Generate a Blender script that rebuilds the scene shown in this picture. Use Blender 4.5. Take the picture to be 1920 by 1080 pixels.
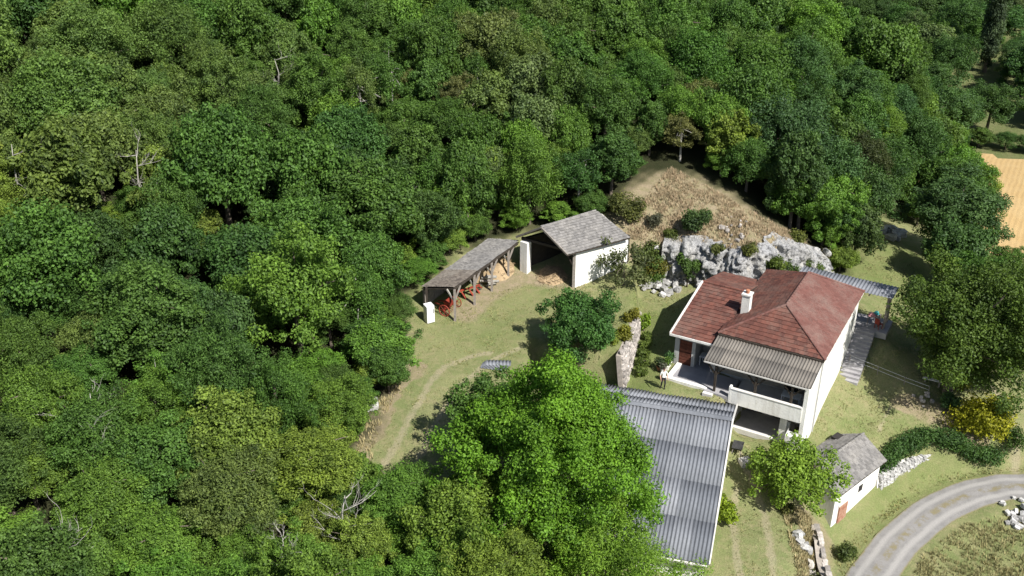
import bpy, bmesh, math, random
import numpy as np
from mathutils import Vector, Matrix, Euler
for o in list(bpy.data.objects): bpy.data.objects.remove(o)
SC = bpy.context.scene; COL = SC.collection
# ---------------------------------------------------------------- camera (drone about 40 m above the farmyard, pitched 28 degrees down)
cd = bpy.data.cameras.new("camera"); cam = bpy.data.objects.new("camera", cd); COL.objects.link(cam)
cam.location = (0, 0, 40); cam.rotation_euler = (math.radians(90-28), 0, 0)
cd.sensor_width = 36; cd.lens = 1950/1920*36; cd.clip_start = .5; cd.clip_end = 6000
SC.camera = cam
# ---------------------------------------------------------------- sky, sun, exposure
SUN = Vector((.64, -.77, 0)).normalized()*math.cos(math.radians(47.5)) + Vector((0, 0, math.sin(math.radians(47.5))))
w = bpy.data.worlds.new("World"); SC.world = w; w.use_nodes = True
nt = w.node_tree; nt.nodes.clear()
sk = nt.nodes.new("ShaderNodeTexSky"); sk.sky_type = 'NISHITA'; sk.sun_disc = False
sk.sun_elevation = math.radians(47.5); sk.sun_rotation = math.atan2(SUN.x, SUN.y)
bg = nt.nodes.new("ShaderNodeBackground"); bg.inputs[1].default_value = .062
wo = nt.nodes.new("ShaderNodeOutputWorld"); nt.links.new(sk.outputs[0], bg.inputs[0]); nt.links.new(bg.outputs[0], wo.inputs[0])
sl = bpy.data.lights.new("sun", 'SUN'); sl.energy = 4.6; sl.angle = math.radians(.53); sl.color = (1, .97, .92)
so = bpy.data.objects.new("sun", sl); COL.objects.link(so); so.rotation_euler = SUN.to_track_quat('Z', 'Y').to_euler(); so.location = (30, -30, 80)
SC.view_settings.view_transform = 'Standard'; SC.view_settings.look = 'None'
SC.view_settings.exposure = 0.9; SC.view_settings.gamma = 1; SC.view_settings.use_curve_mapping = False
SC.render.resolution_x = 1024; SC.render.resolution_y = 576
SC.render.engine = 'CYCLES'; SC.cycles.max_bounces = 6; SC.cycles.transparent_max_bounces = 4
random.seed(7); RNG = np.random.default_rng(7)
# ---------------------------------------------------------------- terrain shape (metres)
HE = np.array([20.79, 59.18]); HA = math.radians(-29.5)          # farmhouse front right corner, heading
HU = np.array([math.cos(HA), math.sin(HA)]); HV = np.array([-HU[1], HU[0]])
def hw(u, v):
    p = HE + HU*u + HV*v
    return (float(p[0]), float(p[1]))
UP = np.array([(-7,51,2),(-4.7,60,2.1),(0,66,2.2),(2,72,2.4),(6,72,2.4),(9,67,2.2),(7.3,62.3,2.2),(3,64,2.1),
 (-9,70,3.0),(-5,76,3.6),(5,78,4.0),(10.5,78.5,5.0),(12,76.6,3.6),(13.5,76.7,3.9),(16.5,75.7,4),(19,75,4.2),
 (20.9,76.3,4.6),(23,77.8,3.4),(26,79.3,1.5),(30,83,-.5),(14,82,6.3),(17,79.3,5.7),(10,85,6.8),(20,88,7),(28,92,4),
 (34,97,2),(0,90,7.2),(-15,80,6),(-12,62,2.8),(-15,50,2),(-12,42,1),(-5,42,1),(0,40,1),(-20,35,1),(-30,45,4),
 (-28,60,6),(-40,60,10),(-30,80,9),(-50,85,16),(-20,100,10),(-50,120,20),(0,115,9),(25,110,8),(38,115,5),(44,118,1.5),(20,140,8),
 (-30,140,16),(48,140,-5),(4,30,0),(-20,20,0),(60,160,-8),(0,200,4),(100,300,-8),(-120,100,24),(-120,300,20),(-60,20,4),
 (40,105,2),(2,52,1.6),(0,46,1.4),(-200,-200,0),(-300,900,20),(300,900,-8)], float)
LO = [(10.4,60.3,0),(9,62,-.2),(10,66,.2),(10.5,74,.4),(15,74.5,.4),(19,72.5,.4),(12.5,70,.3),(11,58.9,-.6),
 (13,59.6,-.4),(15.6,57.8,-2.4),(28,64,-2.8),(32,64,-3),(26,60,-3.2),(24,60.5,-3),(30,61,-3.4),(33.5,60.8,-4),(36,60,-4.2),
 (34,66,-3),(30,70,-2.2),(32,76,-1.6),(31,81,-1),(35,86,-1.5),(40,88,-3),(27,75,-.6),(38,70,-4),(45,75,-5),(50,90,-6.6),
 (50,98,-7),(60,120,-7),(80,110,-7),(76,165,-8),(84,207,-8),(150,150,-9),(60,60,-6.5),(45,60,-5.5),(47,104,-5),
 (22.8,60,-3.2),(21,58,-3.2),(19,55.5,-3.3),(18.3,52.5,-3.6),(17.3,47,-3.8),(18.4,50.3,-3.7),(21,52,-6.75),(25.2,55.2,-6.2),
 (23,53.5,-6.5),(19.8,50.3,-5.9),(18.9,46.5,-5.9),(22.54,49.04,-6.5),(25,52,-6.5),(28,54.6,-6.4),(30.8,56.2,-6.3),
 (33.3,57.1,-6.2),(35.6,57.25,-6.1),(40,57,-6),(24.9,57.3,-4.5),(28.6,59.7,-4.3),(31,59.3,-4.4),(34.5,59.4,-4.7),
 (25.9,55.6,-6.1),(29.4,58.0,-5.7),(32,58.3,-5.5),(35,58.4,-5.4),(33.6,54.3,-6.5),(30,50,-6.8),(27,46,-7),(40,50,-6.8),
 (13.3,45.9,-3.7),(15.2,45.9,-3.7),(14,51.5,-3.5),(16,51.5,-3.5),(15.7,55.3,-3.1),(15.6,57.,-2.7),(12,44,-4),(8,44,-4),
 (10,40,-4.2),(17,40,-4.5),(20,40,-6.5),(5,50,-3),(6,57,-2.5),(60,160,-8),(300,300,-10),(200,-100,-10),(0,-200,-5),(300,900,-10),(-300,900,0),(-200,-200,0)]
for u,v,z in [(-5.35,-3,-.1),(-5.35,-.5,-.15),(-4.85,-3,-2.5),(-4.85,-.5,-2.8),(-2,-2.5,-2.5),(0,-3.2,-2.6),(.8,-3,-2.6),(.8,2,-2.5),
 (.8,7.5,-2.2),(.9,11.8,-.3),(1.5,13,0),(-2,13,.1),(-7,12,.3),(-10,8,.3),(-11,3,.2),(-10.5,-3,0),(-7,-3.2,0),(-6.2,-3.6,-.2),(-8.3,-1.6,-.2),(-6.2,-1.5,-.2),(-7.2,-1.2,-.2),(-9.3,-1.2,-.2),(-4.2,-1.3,-2.85),(-2.6,-1.2,-2.85),(-4.75,-2.2,-2.7),(3,11,-1)]:
    LO.append((*hw(u,v), z))
LO = np.array(LO, float)
BND = np.array([(6,10),(4,40),(2,48),(1.5,56),(1.5,63.2),(7.95,61.6),(8.85,65),(9.52,68.2),(9.85,71),(10.0,75.3),(12,76.0),(14.8,75.6),
 (16.5,74.7),(18.3,74.0),(20.6,74.6),(22,75.7),(23.8,77),(27,78.5),(30,82),(36,95),(44,108),(49,125),(49,1500),(-1500,1500),(-1500,10)], float)
def _fit(P):
    d = np.hypot(P[:,None,0]-P[None,:,0], P[:,None,1]-P[None,:,1])
    n = len(P); A = np.zeros((n+3, n+3)); A[:n,:n] = d; A[:n,n:] = np.c_[np.ones(n), P[:,:2]]; A[n:,:n] = A[:n,n:].T
    return np.linalg.solve(A, np.r_[P[:,2], 0, 0, 0])
CU, CL = _fit(UP), _fit(LO)
def _ev(P, C, x, y):
    r = np.full(x.shape, C[-3]) + C[-2]*x + C[-1]*y
    for i in range(len(P)): r = r + C[i]*np.hypot(x-P[i,0], y-P[i,1])
    return r
def inside(poly, x, y):
    c = np.zeros(x.shape, bool); n = len(poly)
    for i in range(n):
        x1,y1 = poly[i]; x2,y2 = poly[(i+1) % n]
        if y1 == y2: continue
        c ^= ((y1 > y) != (y2 > y)) & (x < (x2-x1)*(y-y1)/(y2-y1)+x1)
    return c
def pdist(line, x, y, closed=False):
    d = np.full(x.shape, 1e9); n = len(line)
    for i in range(n if closed else n-1):
        a = np.array(line[i][:2], float); b = np.array(line[(i+1) % n][:2], float); e = b-a
        t = np.clip(((x-a[0])*e[0]+(y-a[1])*e[1])/(e@e), 0, 1)
        d = np.minimum(d, np.hypot(x-a[0]-t*e[0], y-a[1]-t*e[1]))
    return d
def sstep(a, b, t):
    t = np.clip((t-a)/(b-a), 0, 1); return t*t*(3-2*t)
def terrain(x, y):
    x = np.asarray(x, float); y = np.asarray(y, float)
    sd = pdist(BND, x, y, True)*np.where(inside(BND, x, y), 1, -1)
    m = sstep(-.12, .35, sd)
    z = _ev(UP, CU, x, y)*m + _ev(LO, CL, x, y)*(1-m)
    sel = (x > 14) & (x < 62) & (y > 37) & (y < 62)
    if sel.any():                                     # the lane lies level across its width
        d = np.hypot(x[sel][:,None]-CRS[None,:,0], y[sel][:,None]-CRS[None,:,1]); i = d.argmin(1); k = sstep(3.1, 1.9, d.min(1)); zs = z[sel]; z[sel] = zs+(CRZ[i]-zs)*k
    far = sstep(150, 320, np.hypot(x-10, y-80))
    return z*(1-far) + np.clip(z, -12, 18)*far
CR = [(17.5,40),(19.6,44.2),(21.3,47.2),(22.54,49.04),(25,51.96),(28,54.57),(30.79,56.22),(33.34,57.08),(35.63,57.25),(40,57),(48,56),(60,55)]
def smoothline(P, step=.4):
    P = [np.array(p, float) for p in P]; out = []
    for i in range(len(P)-1):
        p0, p1, p2, p3 = P[max(i-1,0)], P[i], P[i+1], P[min(i+2,len(P)-1)]; k = max(2, int(np.linalg.norm(p2-p1)/step))
        for t in np.arange(k)/k:
            out.append(.5*((2*p1)+(-p0+p2)*t+(2*p0-5*p1+4*p2-p3)*t*t+(-p0+3*p1-3*p2+p3)*t**3))
    out.append(P[-1]); return np.array(out)
CRS = smoothline(CR); CRZ = _ev(LO, CL, CRS[:,0], CRS[:,1])
def gz(x, y): return float(terrain(np.array([x]), np.array([y]))[0])
# ---------------------------------------------------------------- helpers
def link(o, parent=None):
    COL.objects.link(o)
    if parent is not None: o.parent = parent
    return o
def tag(o, label=None, cat=None, group=None, kind=None):
    if label: o["label"] = label
    if cat: o["category"] = cat
    if group: o["group"] = group
    if kind: o["kind"] = kind
    return o
def empty(name, loc=(0,0,0), rz=0, label=None, cat=None, group=None):
    o = bpy.data.objects.new(name, None); o.empty_display_size = .3
    link(o); o.location = loc; o.rotation_euler = (0, 0, rz)
    return tag(o, label, cat, group)
class MB:
    def __init__(s): s.v = []; s.f = []; s.t = []
    def poly(s, pts, faces, tint=None):
        b = len(s.v); s.v += [tuple(p) for p in pts]; s.f += [tuple(i+b for i in f) for f in faces]
        s.t += [random.random() if tint is None else tint]*len(faces); return s
    def box(s, lo, hi, rz=0, c=None, tint=None):
        (x0,y0,z0),(x1,y1,z1) = lo, hi
        p = [(x0,y0,z0),(x1,y0,z0),(x1,y1,z0),(x0,y1,z0),(x0,y0,z1),(x1,y0,z1),(x1,y1,z1),(x0,y1,z1)]
        if rz:
            cx, cy = c if c else ((x0+x1)/2, (y0+y1)/2); k, n = math.cos(rz), math.sin(rz)
            p = [(cx+(x-cx)*k-(y-cy)*n, cy+(x-cx)*n+(y-cy)*k, z) for x,y,z in p]
        return s.hexa(p, tint)
    def hexa(s, p, tint=None):
        return s.poly(p, [(3,2,1,0),(4,5,6,7),(0,1,5,4),(1,2,6,5),(2,3,7,6),(3,0,4,7)], tint)
    def prism(s, base, top, tint=None):
        n = len(base)
        return s.poly(list(base)+list(top), [tuple(range(n-1,-1,-1)), tuple(range(n,2*n))]+[(i,(i+1)%n,n+(i+1)%n,n+i) for i in range(n)], tint)
    def slab(s, pts, th, tint=None):                      # polygon thickened downwards along z
        return s.prism([(x,y,z-th) for x,y,z in pts], pts, tint)
    def bar(s, a, b, wx, wz=None, tint=None):             # square timber from a to b
        a, b = Vector(a), Vector(b); d = (b-a).normalized(); wz = wz or wx
        r = d.cross(Vector((0,0,1))) if abs(d.z) < .95 else d.cross(Vector((1,0,0))); r.normalize(); q = r.cross(d)
        r *= wx/2; q *= wz/2
        return s.prism([a-r-q, a+r-q, a+r+q, a-r+q], [b-r-q, b+r-q, b+r+q, b-r+q], tint)
    def tube(s, pts, rad, n=7, tint=None):
        pts = [Vector(p) for p in pts]; rings = []; b = len(s.v); ref = Vector((.31,.17,.93))
        for i, p in enumerate(pts):
            d = (pts[min(i+1,len(pts)-1)]-pts[max(i-1,0)]).normalized()
            r = d.cross(ref if abs(d.dot(ref)) < .97 else Vector((1,0,0))).normalized(); q = d.cross(r)
            ra = rad[i] if hasattr(rad, '__len__') else rad
            s.v += [tuple(p+(r*math.cos(2*math.pi*k/n)+q*math.sin(2*math.pi*k/n))*ra) for k in range(n)]
        for i in range(len(pts)-1):
            for k in range(n):
                s.f.append((b+i*n+k, b+i*n+(k+1)%n, b+(i+1)*n+(k+1)%n, b+(i+1)*n+k)); s.t.append(.5 if tint is None else tint)
        s.f.append(tuple(b+k for k in range(n-1,-1,-1))); s.f.append(tuple(b+(len(pts)-1)*n+k for k in range(n))); s.t += [.5,.5]
        return s
    def lathe(s, prof, n=12, c=(0,0), tint=None):
        return s.tube([(c[0],c[1],z) for r,z in prof], [r for r,z in prof], n, tint)
    def build(s, name, mat, parent=None, smooth=False, loc=None):
        me = bpy.data.meshes.new(name); me.from_pydata(s.v, [], s.f); me.update()
        a = me.attributes.new("tint", 'FLOAT', 'FACE'); a.data.foreach_set("value", np.array(s.t, np.float32))
        bm = bmesh.new(); bm.from_mesh(me); bmesh.ops.recalc_face_normals(bm, faces=bm.faces); bm.to_mesh(me); bm.free()
        if smooth: me.polygons.foreach_set("use_smooth", [True]*len(me.polygons))
        me.materials.append(mat)
        o = link(bpy.data.objects.new(name, me), parent)
        if loc: o.location = loc
        return o
def npmesh(name, V, Fq, mat, tint=None, smooth=False):       # numpy quads / triangles
    me = bpy.data.meshes.new(name); k = Fq.shape[1]; nf = len(Fq)
    me.vertices.add(len(V)); me.vertices.foreach_set("co", np.ascontiguousarray(V, np.float32).ravel())
    me.loops.add(nf*k); me.loops.foreach_set("vertex_index", np.ascontiguousarray(Fq, np.int32).ravel())
    me.polygons.add(nf); me.polygons.foreach_set("loop_start", np.arange(0, nf*k, k, dtype=np.int32))
    me.polygons.foreach_set("loop_total", np.full(nf, k, np.int32))
    if smooth: me.polygons.foreach_set("use_smooth", np.ones(nf, bool))
    me.update(calc_edges=True)
    if tint is not None:
        a = me.attributes.new("tint", 'FLOAT', 'FACE'); a.data.foreach_set("value", np.asarray(tint, np.float32))
    me.materials.append(mat); return me
# ---------------------------------------------------------------- materials
class NT:
    def __init__(s, name):
        s.m = bpy.data.materials.new(name); s.m.use_nodes = True; s.n = s.m.node_tree; s.n.nodes.clear()
        s.out = s.n.nodes.new("ShaderNodeOutputMaterial")
    def add(s, t, **kw):
        x = s.n.nodes.new(t)
        for k, v in kw.items(): setattr(x, k, v)
        return x
    def ln(s, a, b): s.n.links.new(a, b)
    def val(s, sock, v):
        if hasattr(v, 'is_output'): s.ln(v, sock)
        else: sock.default_value = v
    def rgb(s, c): x = s.add("ShaderNodeRGB"); x.outputs[0].default_value = (*c, 1); return x.outputs[0]
    def attr(s, n): x = s.add("ShaderNodeAttribute", attribute_name=n); return x
    def noise(s, scale, detail=4, rough=.6, coord='Object', dist=0):
        t = s.add("ShaderNodeTexCoord"); x = s.add("ShaderNodeTexNoise"); x.inputs['Scale'].default_value = scale
        x.inputs['Detail'].default_value = detail; x.inputs['Roughness'].default_value = rough; x.inputs['Distortion'].default_value = dist
        s.ln(t.outputs[coord], x.inputs['Vector']); return x.outputs['Fac']
    def ramp(s, f, a, b, lo=0., hi=1.):
        x = s.add("ShaderNodeMapRange"); x.inputs[1].default_value = a; x.inputs[2].default_value = b
        x.inputs[3].default_value = lo; x.inputs[4].default_value = hi; s.val(x.inputs[0], f); return x.outputs[0]
    def mix(s, f, a, b, mode='MIX'):
        x = s.add("ShaderNodeMix", data_type='RGBA', blend_type=mode)
        s.val(x.inputs[0], f)
        for sock, v in ((x.inputs[6], a), (x.inputs[7], b)):
            if isinstance(v, tuple): sock.default_value = (*v, 1)
            else: s.ln(v, sock)
        return x.outputs[2]
    def math(s, op, a, b=0.):
        x = s.add("ShaderNodeMath", operation=op); s.val(x.inputs[0], a); s.val(x.inputs[1], b); return x.outputs[0]
    def bsdf(s, col, rough=.8, spec=.25, bump=None, bstr=.4, bdist=.05, metal=0.):
        p = s.add("ShaderNodeBsdfPrincipled"); s.val(p.inputs['Base Color'], (*col, 1) if isinstance(col, tuple) else col)
        s.val(p.inputs['Roughness'], rough); p.inputs['Specular IOR Level'].default_value = spec; p.inputs['Metallic'].default_value = metal
        if bump is not None:
            b = s.add("ShaderNodeBump"); b.inputs['Strength'].default_value = bstr; b.inputs['Distance'].default_value = bdist
            s.ln(bump, b.inputs['Height']); s.ln(b.outputs[0], p.inputs['Normal'])
        s.ln(p.outputs[0], s.out.inputs[0]); return p
M = {}
def plain(name, a, b, scale=3., rough=.85, spec=.2, bump=.3, bdist=.03, tint=.0, fine=18.):
    n = NT(name); f = n.noise(scale, 5); g = n.noise(fine, 3)
    c = n.mix(n.ramp(f, .35, .65), a, b)
    c = n.mix(.5, c, n.mix(g, (.55,.55,.55), (1.45,1.45,1.45)), 'MULTIPLY')
    c = n.mix(1., c, n.mix(.5, (1.3,1.3,1.3), (1.3,1.3,1.3)), 'MULTIPLY') if False else c
    if tint:
        t = n.attr("tint").outputs['Fac']; c = n.mix(1., c, n.mix(t, (1-tint,)*3, (1+tint,)*3), 'MULTIPLY')
    n.bsdf(c, rough, spec, g, bump, bdist); M[name] = n.m; return n.m
def plaster(name, a, b, stain):
    n = NT(name); f = n.noise(.5, 5, .65); g = n.noise(9, 4, .7); tc = n.add("ShaderNodeTexCoord"); mp = n.add("ShaderNodeMapping"); mp.inputs['Scale'].default_value = (2.2, 2.2, .28)
    n.ln(tc.outputs['Object'], mp.inputs[0]); st = n.add("ShaderNodeTexNoise"); st.inputs['Scale'].default_value = 1.; st.inputs['Detail'].default_value = 6; st.inputs['Roughness'].default_value = .7; n.ln(mp.outputs[0], st.inputs[0])
    c = n.mix(n.ramp(f, .35, .65), a, b); c = n.mix(n.ramp(st.outputs[0], .52, .72, 0, .65), c, stain); c = n.mix(.25, c, n.mix(g, (.6,.6,.6), (1.4,1.4,1.4)), 'MULTIPLY')
    n.bsdf(c, .9, .15, n.math('ADD', g, st.outputs[0]), .5, .04); M[name] = n.m
plaster("white_plaster", (.74,.73,.69), (.63,.61,.56), (.42,.39,.34))
plain("old_plaster", (.62,.59,.53), (.48,.45,.40), .8, fine=6)
plain("beige_plaster", (.52,.45,.35), (.42,.37,.30), .9, fine=6)
plain("grey_plaster", (.42,.42,.40), (.32,.32,.31), .9)
plain("pale_concrete", (.62,.60,.56), (.50,.48,.45), 1.2)
plain("floor_slab", (.33,.32,.32), (.26,.25,.26), 1.2)
plain("dark_timber", (.055,.045,.036), (.035,.028,.022), 4)
plain("grey_timber", (.26,.23,.20), (.17,.15,.13), 4)
plain("brown_shutter", (.16,.055,.035), (.10,.035,.022), 5, tint=.35)
plain("interior_dark", (.035,.032,.03), (.022,.02,.02), 3)
plain("stone", (.52,.48,.42), (.36,.33,.29), 2.2, tint=.4, bump=.6, bdist=.05)
plain("pink_stone", (.42,.38,.34), (.29,.265,.24), 2.2, tint=.4, bump=.6, bdist=.05)
plain("white_stone", (.46,.45,.43), (.26,.255,.245), 2.2, tint=.3, bump=.6, bdist=.05)
plain("mortar", (.36,.32,.27), (.25,.22,.19), 3)
plain("red_paint", (.28,.045,.026), (.19,.036,.024), 4, rough=.55)
plain("rust_door", (.27,.115,.07), (.38,.24,.17), 3)
plain("straw", (.36,.27,.16), (.27,.195,.115), 4, tint=.4)
plain("white_metal", (.80,.80,.78), (.70,.70,.68), 2, rough=.4)
plain("dark_metal", (.05,.05,.05), (.03,.03,.03), 4, rough=.5)
plain("bark", (.16,.13,.10), (.09,.075,.06), 6, bump=.8, bdist=.06)
plain("dead_wood", (.36,.34,.30), (.22,.21,.185), 5)
plain("clay_pot", (.40,.18,.10), (.30,.13,.08), 6)
plain("teal_cloth", (.10,.45,.46), (.07,.36,.38), 6)
plain("pink_cloth", (.62,.30,.30), (.55,.24,.26), 6)
n = NT("glass"); n.bsdf((.02,.025,.03), .08, .6); M["glass"] = n.m
def tilemat(name, base, dark, lichen, lam):
    n = NT(name); t = n.attr("tint").outputs['Fac']; f = n.noise(.55, 5, .65); g = n.noise(7, 4, .7)
    c = n.mix(t, dark, base); c = n.mix(n.ramp(n.math('ADD', n.math('MULTIPLY', f, .6), n.math('MULTIPLY', g, .4)), .46, .66, 0, lam), c, lichen)
    n.bsdf(c, .88, .15, g, .5, .03); M[name] = n.m
tilemat("red_tiles", (.150,.060,.044), (.082,.036,.029), (.18,.13,.105), .55)
tilemat("worn_red_tiles", (.158,.072,.059), (.118,.053,.044), (.21,.16,.135), .6)
tilemat("grey_tiles", (.21,.20,.19), (.12,.115,.11), (.31,.29,.26), .6)
tilemat("brown_tiles", (.17,.145,.12), (.09,.075,.065), (.24,.22,.19), .6)
def sheetmat(name, a, b, c3):
    n = NT(name); oi = n.add("ShaderNodeObjectInfo"); f = n.noise(1.1, 5, .7); g = n.noise(9, 3, .7)
    c = n.mix(n.ramp(f, .3, .7), a, b); tc = n.add('ShaderNodeTexCoord'); mp = n.add('ShaderNodeMapping'); mp.inputs['Scale'].default_value = (5, .5, 1); n.ln(tc.outputs['Object'], mp.inputs[0]); sn = n.add('ShaderNodeTexNoise'); sn.inputs['Scale'].default_value = 1.2; sn.inputs['Detail'].default_value = 5; sn.inputs['Roughness'].default_value = .7; n.ln(mp.outputs[0], sn.inputs[0])
    c = n.mix(n.ramp(g, .55, .75, 0, .5), c, c3); c = n.mix(n.ramp(sn.outputs[0], .54, .70, 0, .7), c, c3)
    c = n.mix(1., c, n.mix(oi.outputs['Random'], (.74,.75,.76), (1.2,1.19,1.17)), 'MULTIPLY')
    n.bsdf(c, .8, .25, g, .3, .01); M[name] = n.m
sheetmat("grey_sheet", (.19,.20,.22), (.14,.147,.163), (.11,.112,.118))
sheetmat("beige_sheet", (.175,.157,.135), (.13,.118,.104), (.085,.078,.07))
def leafmat(name, trans=.36):
    n = NT(name); oi = n.add("ShaderNodeObjectInfo"); t = n.attr("tint").outputs['Fac']; f = n.noise(.55, 3, .6)
    c = n.mix(1., oi.outputs['Color'], n.mix(t, (.36,.40,.46), (1.72,1.62,1.4)), 'MULTIPLY')
    c = n.mix(n.ramp(f, .42, .68, 0, .55), c, n.mix(1., c, (1.22,1.14,.9), 'MULTIPLY'))
    p = n.bsdf(c, .55, .22)
    tr = n.add("ShaderNodeBsdfTranslucent"); n.ln(n.mix(1., c, (1.25,1.35,.6), 'MULTIPLY'), tr.inputs[0])
    mx = n.add("ShaderNodeMixShader"); mx.inputs[0].default_value = trans
    n.ln(p.outputs[0], mx.inputs[1]); n.ln(tr.outputs[0], mx.inputs[2]); n.ln(mx.outputs[0], n.out.inputs[0]); M[name] = n.m
leafmat("leaf")
# ---------------------------------------------------------------- ground: one sheet out to the horizon
OPEN = np.array([(-9.2,50),(-8.6,54),(-7.6,58),(-7.6,62),(-8.2,66),(-7.4,69),(-4.2,75),(-1.8,76.6),(2,77.6),(6,78.6),(8.6,79),(11.5,83.5),(15,84),(18.5,80.5),
 (21.6,78.2),(25,78.4),(28.6,79),(31,84),(33,88),(36,97),(46,96),(70,96),(120,96),(120,30),(40,10),(2,10),(2,40),(-3,44),(-7,46.5)], float)
DRY = np.array([(9.2,76.6),(11,80.5),(13.8,84.5),(16.5,82),(19,79.5),(22.3,78.5),(25,79.5),(24,76.8),(20.6,74.4),(18.3,74),(16.5,74.7),(14.8,75.5),(12,75.9)], float)
def axis(lo, hi, st, far0, far1):
    a = [lo]
    while a[-1] < hi: a.append(a[-1]+st)
    d = st
    while a[-1] < far1: d *= 1.22; a.append(a[-1]+d)
    d = st
    while a[0] > far0: d *= 1.22; a.insert(0, a[0]-d)
    return np.array(a)
ax, ay = axis(-14, 40, .3, -1500, 1500), axis(42, 90, .3, -600, 2500)
GX, GY = np.meshgrid(ax, ay); gx, gy = GX.ravel(), GY.ravel(); gzv = terrain(gx, gy)
def wob(x, y, k=1.0, s=0):
    return (np.sin(x*1.3*k+s)+np.sin(y*1.7*k+1+s)+np.sin((x+y)*2.3*k+2*s)+np.sin((x-y)*3.1*k+s*3))/4
near = np.exp(-((np.hypot(gx-8, gy-66))/60)**4)*(1-sstep(4, 2.2, np.hypot(gx-13, gy-61.5)))
gzv = gzv + near*(.05*wob(gx, gy, .7)+.03*wob(gx, gy, 2.1, 2))
nx, ny = len(ax), len(ay)
idx = np.arange(nx*ny).reshape(ny, nx)
Q = np.stack([idx[:-1,:-1], idx[:-1,1:], idx[1:,1:], idx[1:,:-1]], -1).reshape(-1, 4)
sdo = pdist(OPEN, gx, gy, True)*np.where(inside(OPEN, gx, gy), 1, -1)
wb = wob(gx, gy, .6)*.8+wob(gx, gy, 1.7, 4)*.5
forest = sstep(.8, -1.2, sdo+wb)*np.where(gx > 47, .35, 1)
sdd = pdist(DRY, gx, gy, True)*np.where(inside(DRY, gx, gy), 1, -1)
dry = np.where(inside(BND, gx, gy), sstep(-3.0, -1.2, sdd+wb*.7), sstep(-.8, .8, sdd+wb*.5))
bank = [(-9.5,49),(-8.6,53),(-7.4,57.5),(-6.6,60)]
dry = np.maximum(dry, sstep(1.2, .3, pdist(bank, gx, gy)+wb*.7)*.9)
dry = np.maximum(dry, sstep(2.2, .7, pdist([(18.6,46),(19.1,50.5),(19.2,51.5)], gx, gy)+wb*.7)*.75)
dry = np.maximum(dry, sstep(1.6, .4, pdist([(28.5,62.9),(31,61.9),(33,60.2)], gx, gy)+wb*.6)*.9)
dry = np.maximum(dry, sstep(1.8, .5, pdist([(-3.6,66.8),(-2,69.3),(.6,72.4),(4.2,71.6)], gx, gy)+wb*.4)*.7)
RUTS = [([(-7.6,49.5),(-6.9,51.6),(-6.3,54.5),(-5.4,58),(-4.6,59.9),(-3.2,61.0),(-1.5,61.8)], .26), ([(-5.6,50),(-4.6,54),(-3.4,57.8),(-1.6,60.6),(.5,62.4)], .24),
 ([(13.3,44),(13.5,48),(13.95,51.5),(14.6,53.4)], .24), ([(15.1,44),(15.6,48),(16.0,51.4),(15.7,54.6),(15.3,56.6)], .26),
 ([(25.9,60.1),(27.6,62.8)], .12), ([(35.7,59),(36.2,62),(36.4,66)], .35)]
rut = np.zeros(len(gx))
for ln_, wd in RUTS: rut = np.maximum(rut, sstep(wd*1.7, wd*.35, pdist(ln_, gx, gy)+wob(gx, gy, 2.3, 1)*.07))
lush = np.clip(sstep(5., .8, pdist([(9.4,61.5),(10,65),(10.6,69.5)], gx, gy))*.5 + .5*sstep(2.2,.4,pdist([(9.3,61.5),(9.8,65),(10.4,69)], gx, gy))
  + sstep(9, 3, np.hypot(gx-(-2), gy-67))*.35 + sstep(3.4, .5, pdist([(24.2,57),(28,59.5),(21.5,58.2)], gx, gy))*.3
  + sstep(3, 1, pdist([(22.5,51.5),(25.5,54.5),(29,57),(33,58)], gx, gy))*.45 + sstep(6, 2, np.hypot(gx-32, gy-50))*.3
  + sstep(3.2, .6, pdist([(12,46),(12.6,50),(14.5,56.5)], gx, gy))*.25 + .5*(gx > 44) + sstep(9,4,np.hypot(gx-33,gy-82))*.7, 0, 1)
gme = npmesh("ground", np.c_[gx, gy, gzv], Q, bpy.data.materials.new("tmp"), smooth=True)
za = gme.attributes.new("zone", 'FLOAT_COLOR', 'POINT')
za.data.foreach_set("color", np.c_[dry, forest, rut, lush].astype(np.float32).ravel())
n = NT("ground_cover"); z = n.attr("zone"); sp = n.add("ShaderNodeSeparateColor"); n.ln(z.outputs['Color'], sp.inputs[0])
f1 = n.noise(.32, 6, .65); f2 = n.noise(1.6, 5, .7); f3 = n.noise(9, 4, .75); f4 = n.noise(30, 3, .7)
lawn = n.mix(n.ramp(f1, .38, .62), (.245,.248,.115), (.175,.205,.080))
lawn = n.mix(n.ramp(f2, .46, .68, 0, .65), lawn, (.32,.27,.155))
lawn = n.mix(n.ramp(z.outputs['Alpha'], 0, 1, 0, .7), lawn, (.125,.165,.045))
c = n.mix(n.ramp(n.math('ADD', sp.outputs[0], n.math('MULTIPLY', n.math('SUBTRACT', f3, .5), .5)), .3, .65), lawn,
          n.mix(n.ramp(f2, .38, .62), (.31,.25,.165), (.235,.21,.115)))
c = n.mix(n.ramp(n.math('ADD', sp.outputs[2], n.math('MULTIPLY', n.math('SUBTRACT', f2, .5), .9)), .35, .9, 0, .6), c, (.36,.31,.21))
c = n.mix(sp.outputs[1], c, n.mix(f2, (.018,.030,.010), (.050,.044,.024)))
c = n.mix(.75, c, n.mix(f3, (.45,.45,.45), (1.55,1.55,1.55)), 'MULTIPLY')
c = n.mix(.6, c, n.mix(f4, (.45,.45,.45), (1.55,1.55,1.55)), 'MULTIPLY')
n.bsdf(c, .95, .08, n.math('ADD', f3, n.math('MULTIPLY', f4, .6)), .9, .12)
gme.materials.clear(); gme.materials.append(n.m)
ground = tag(link(bpy.data.objects.new("ground", gme)), "mown pale lawn and rough grass of the hillside", None, None, "structure")
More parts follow.
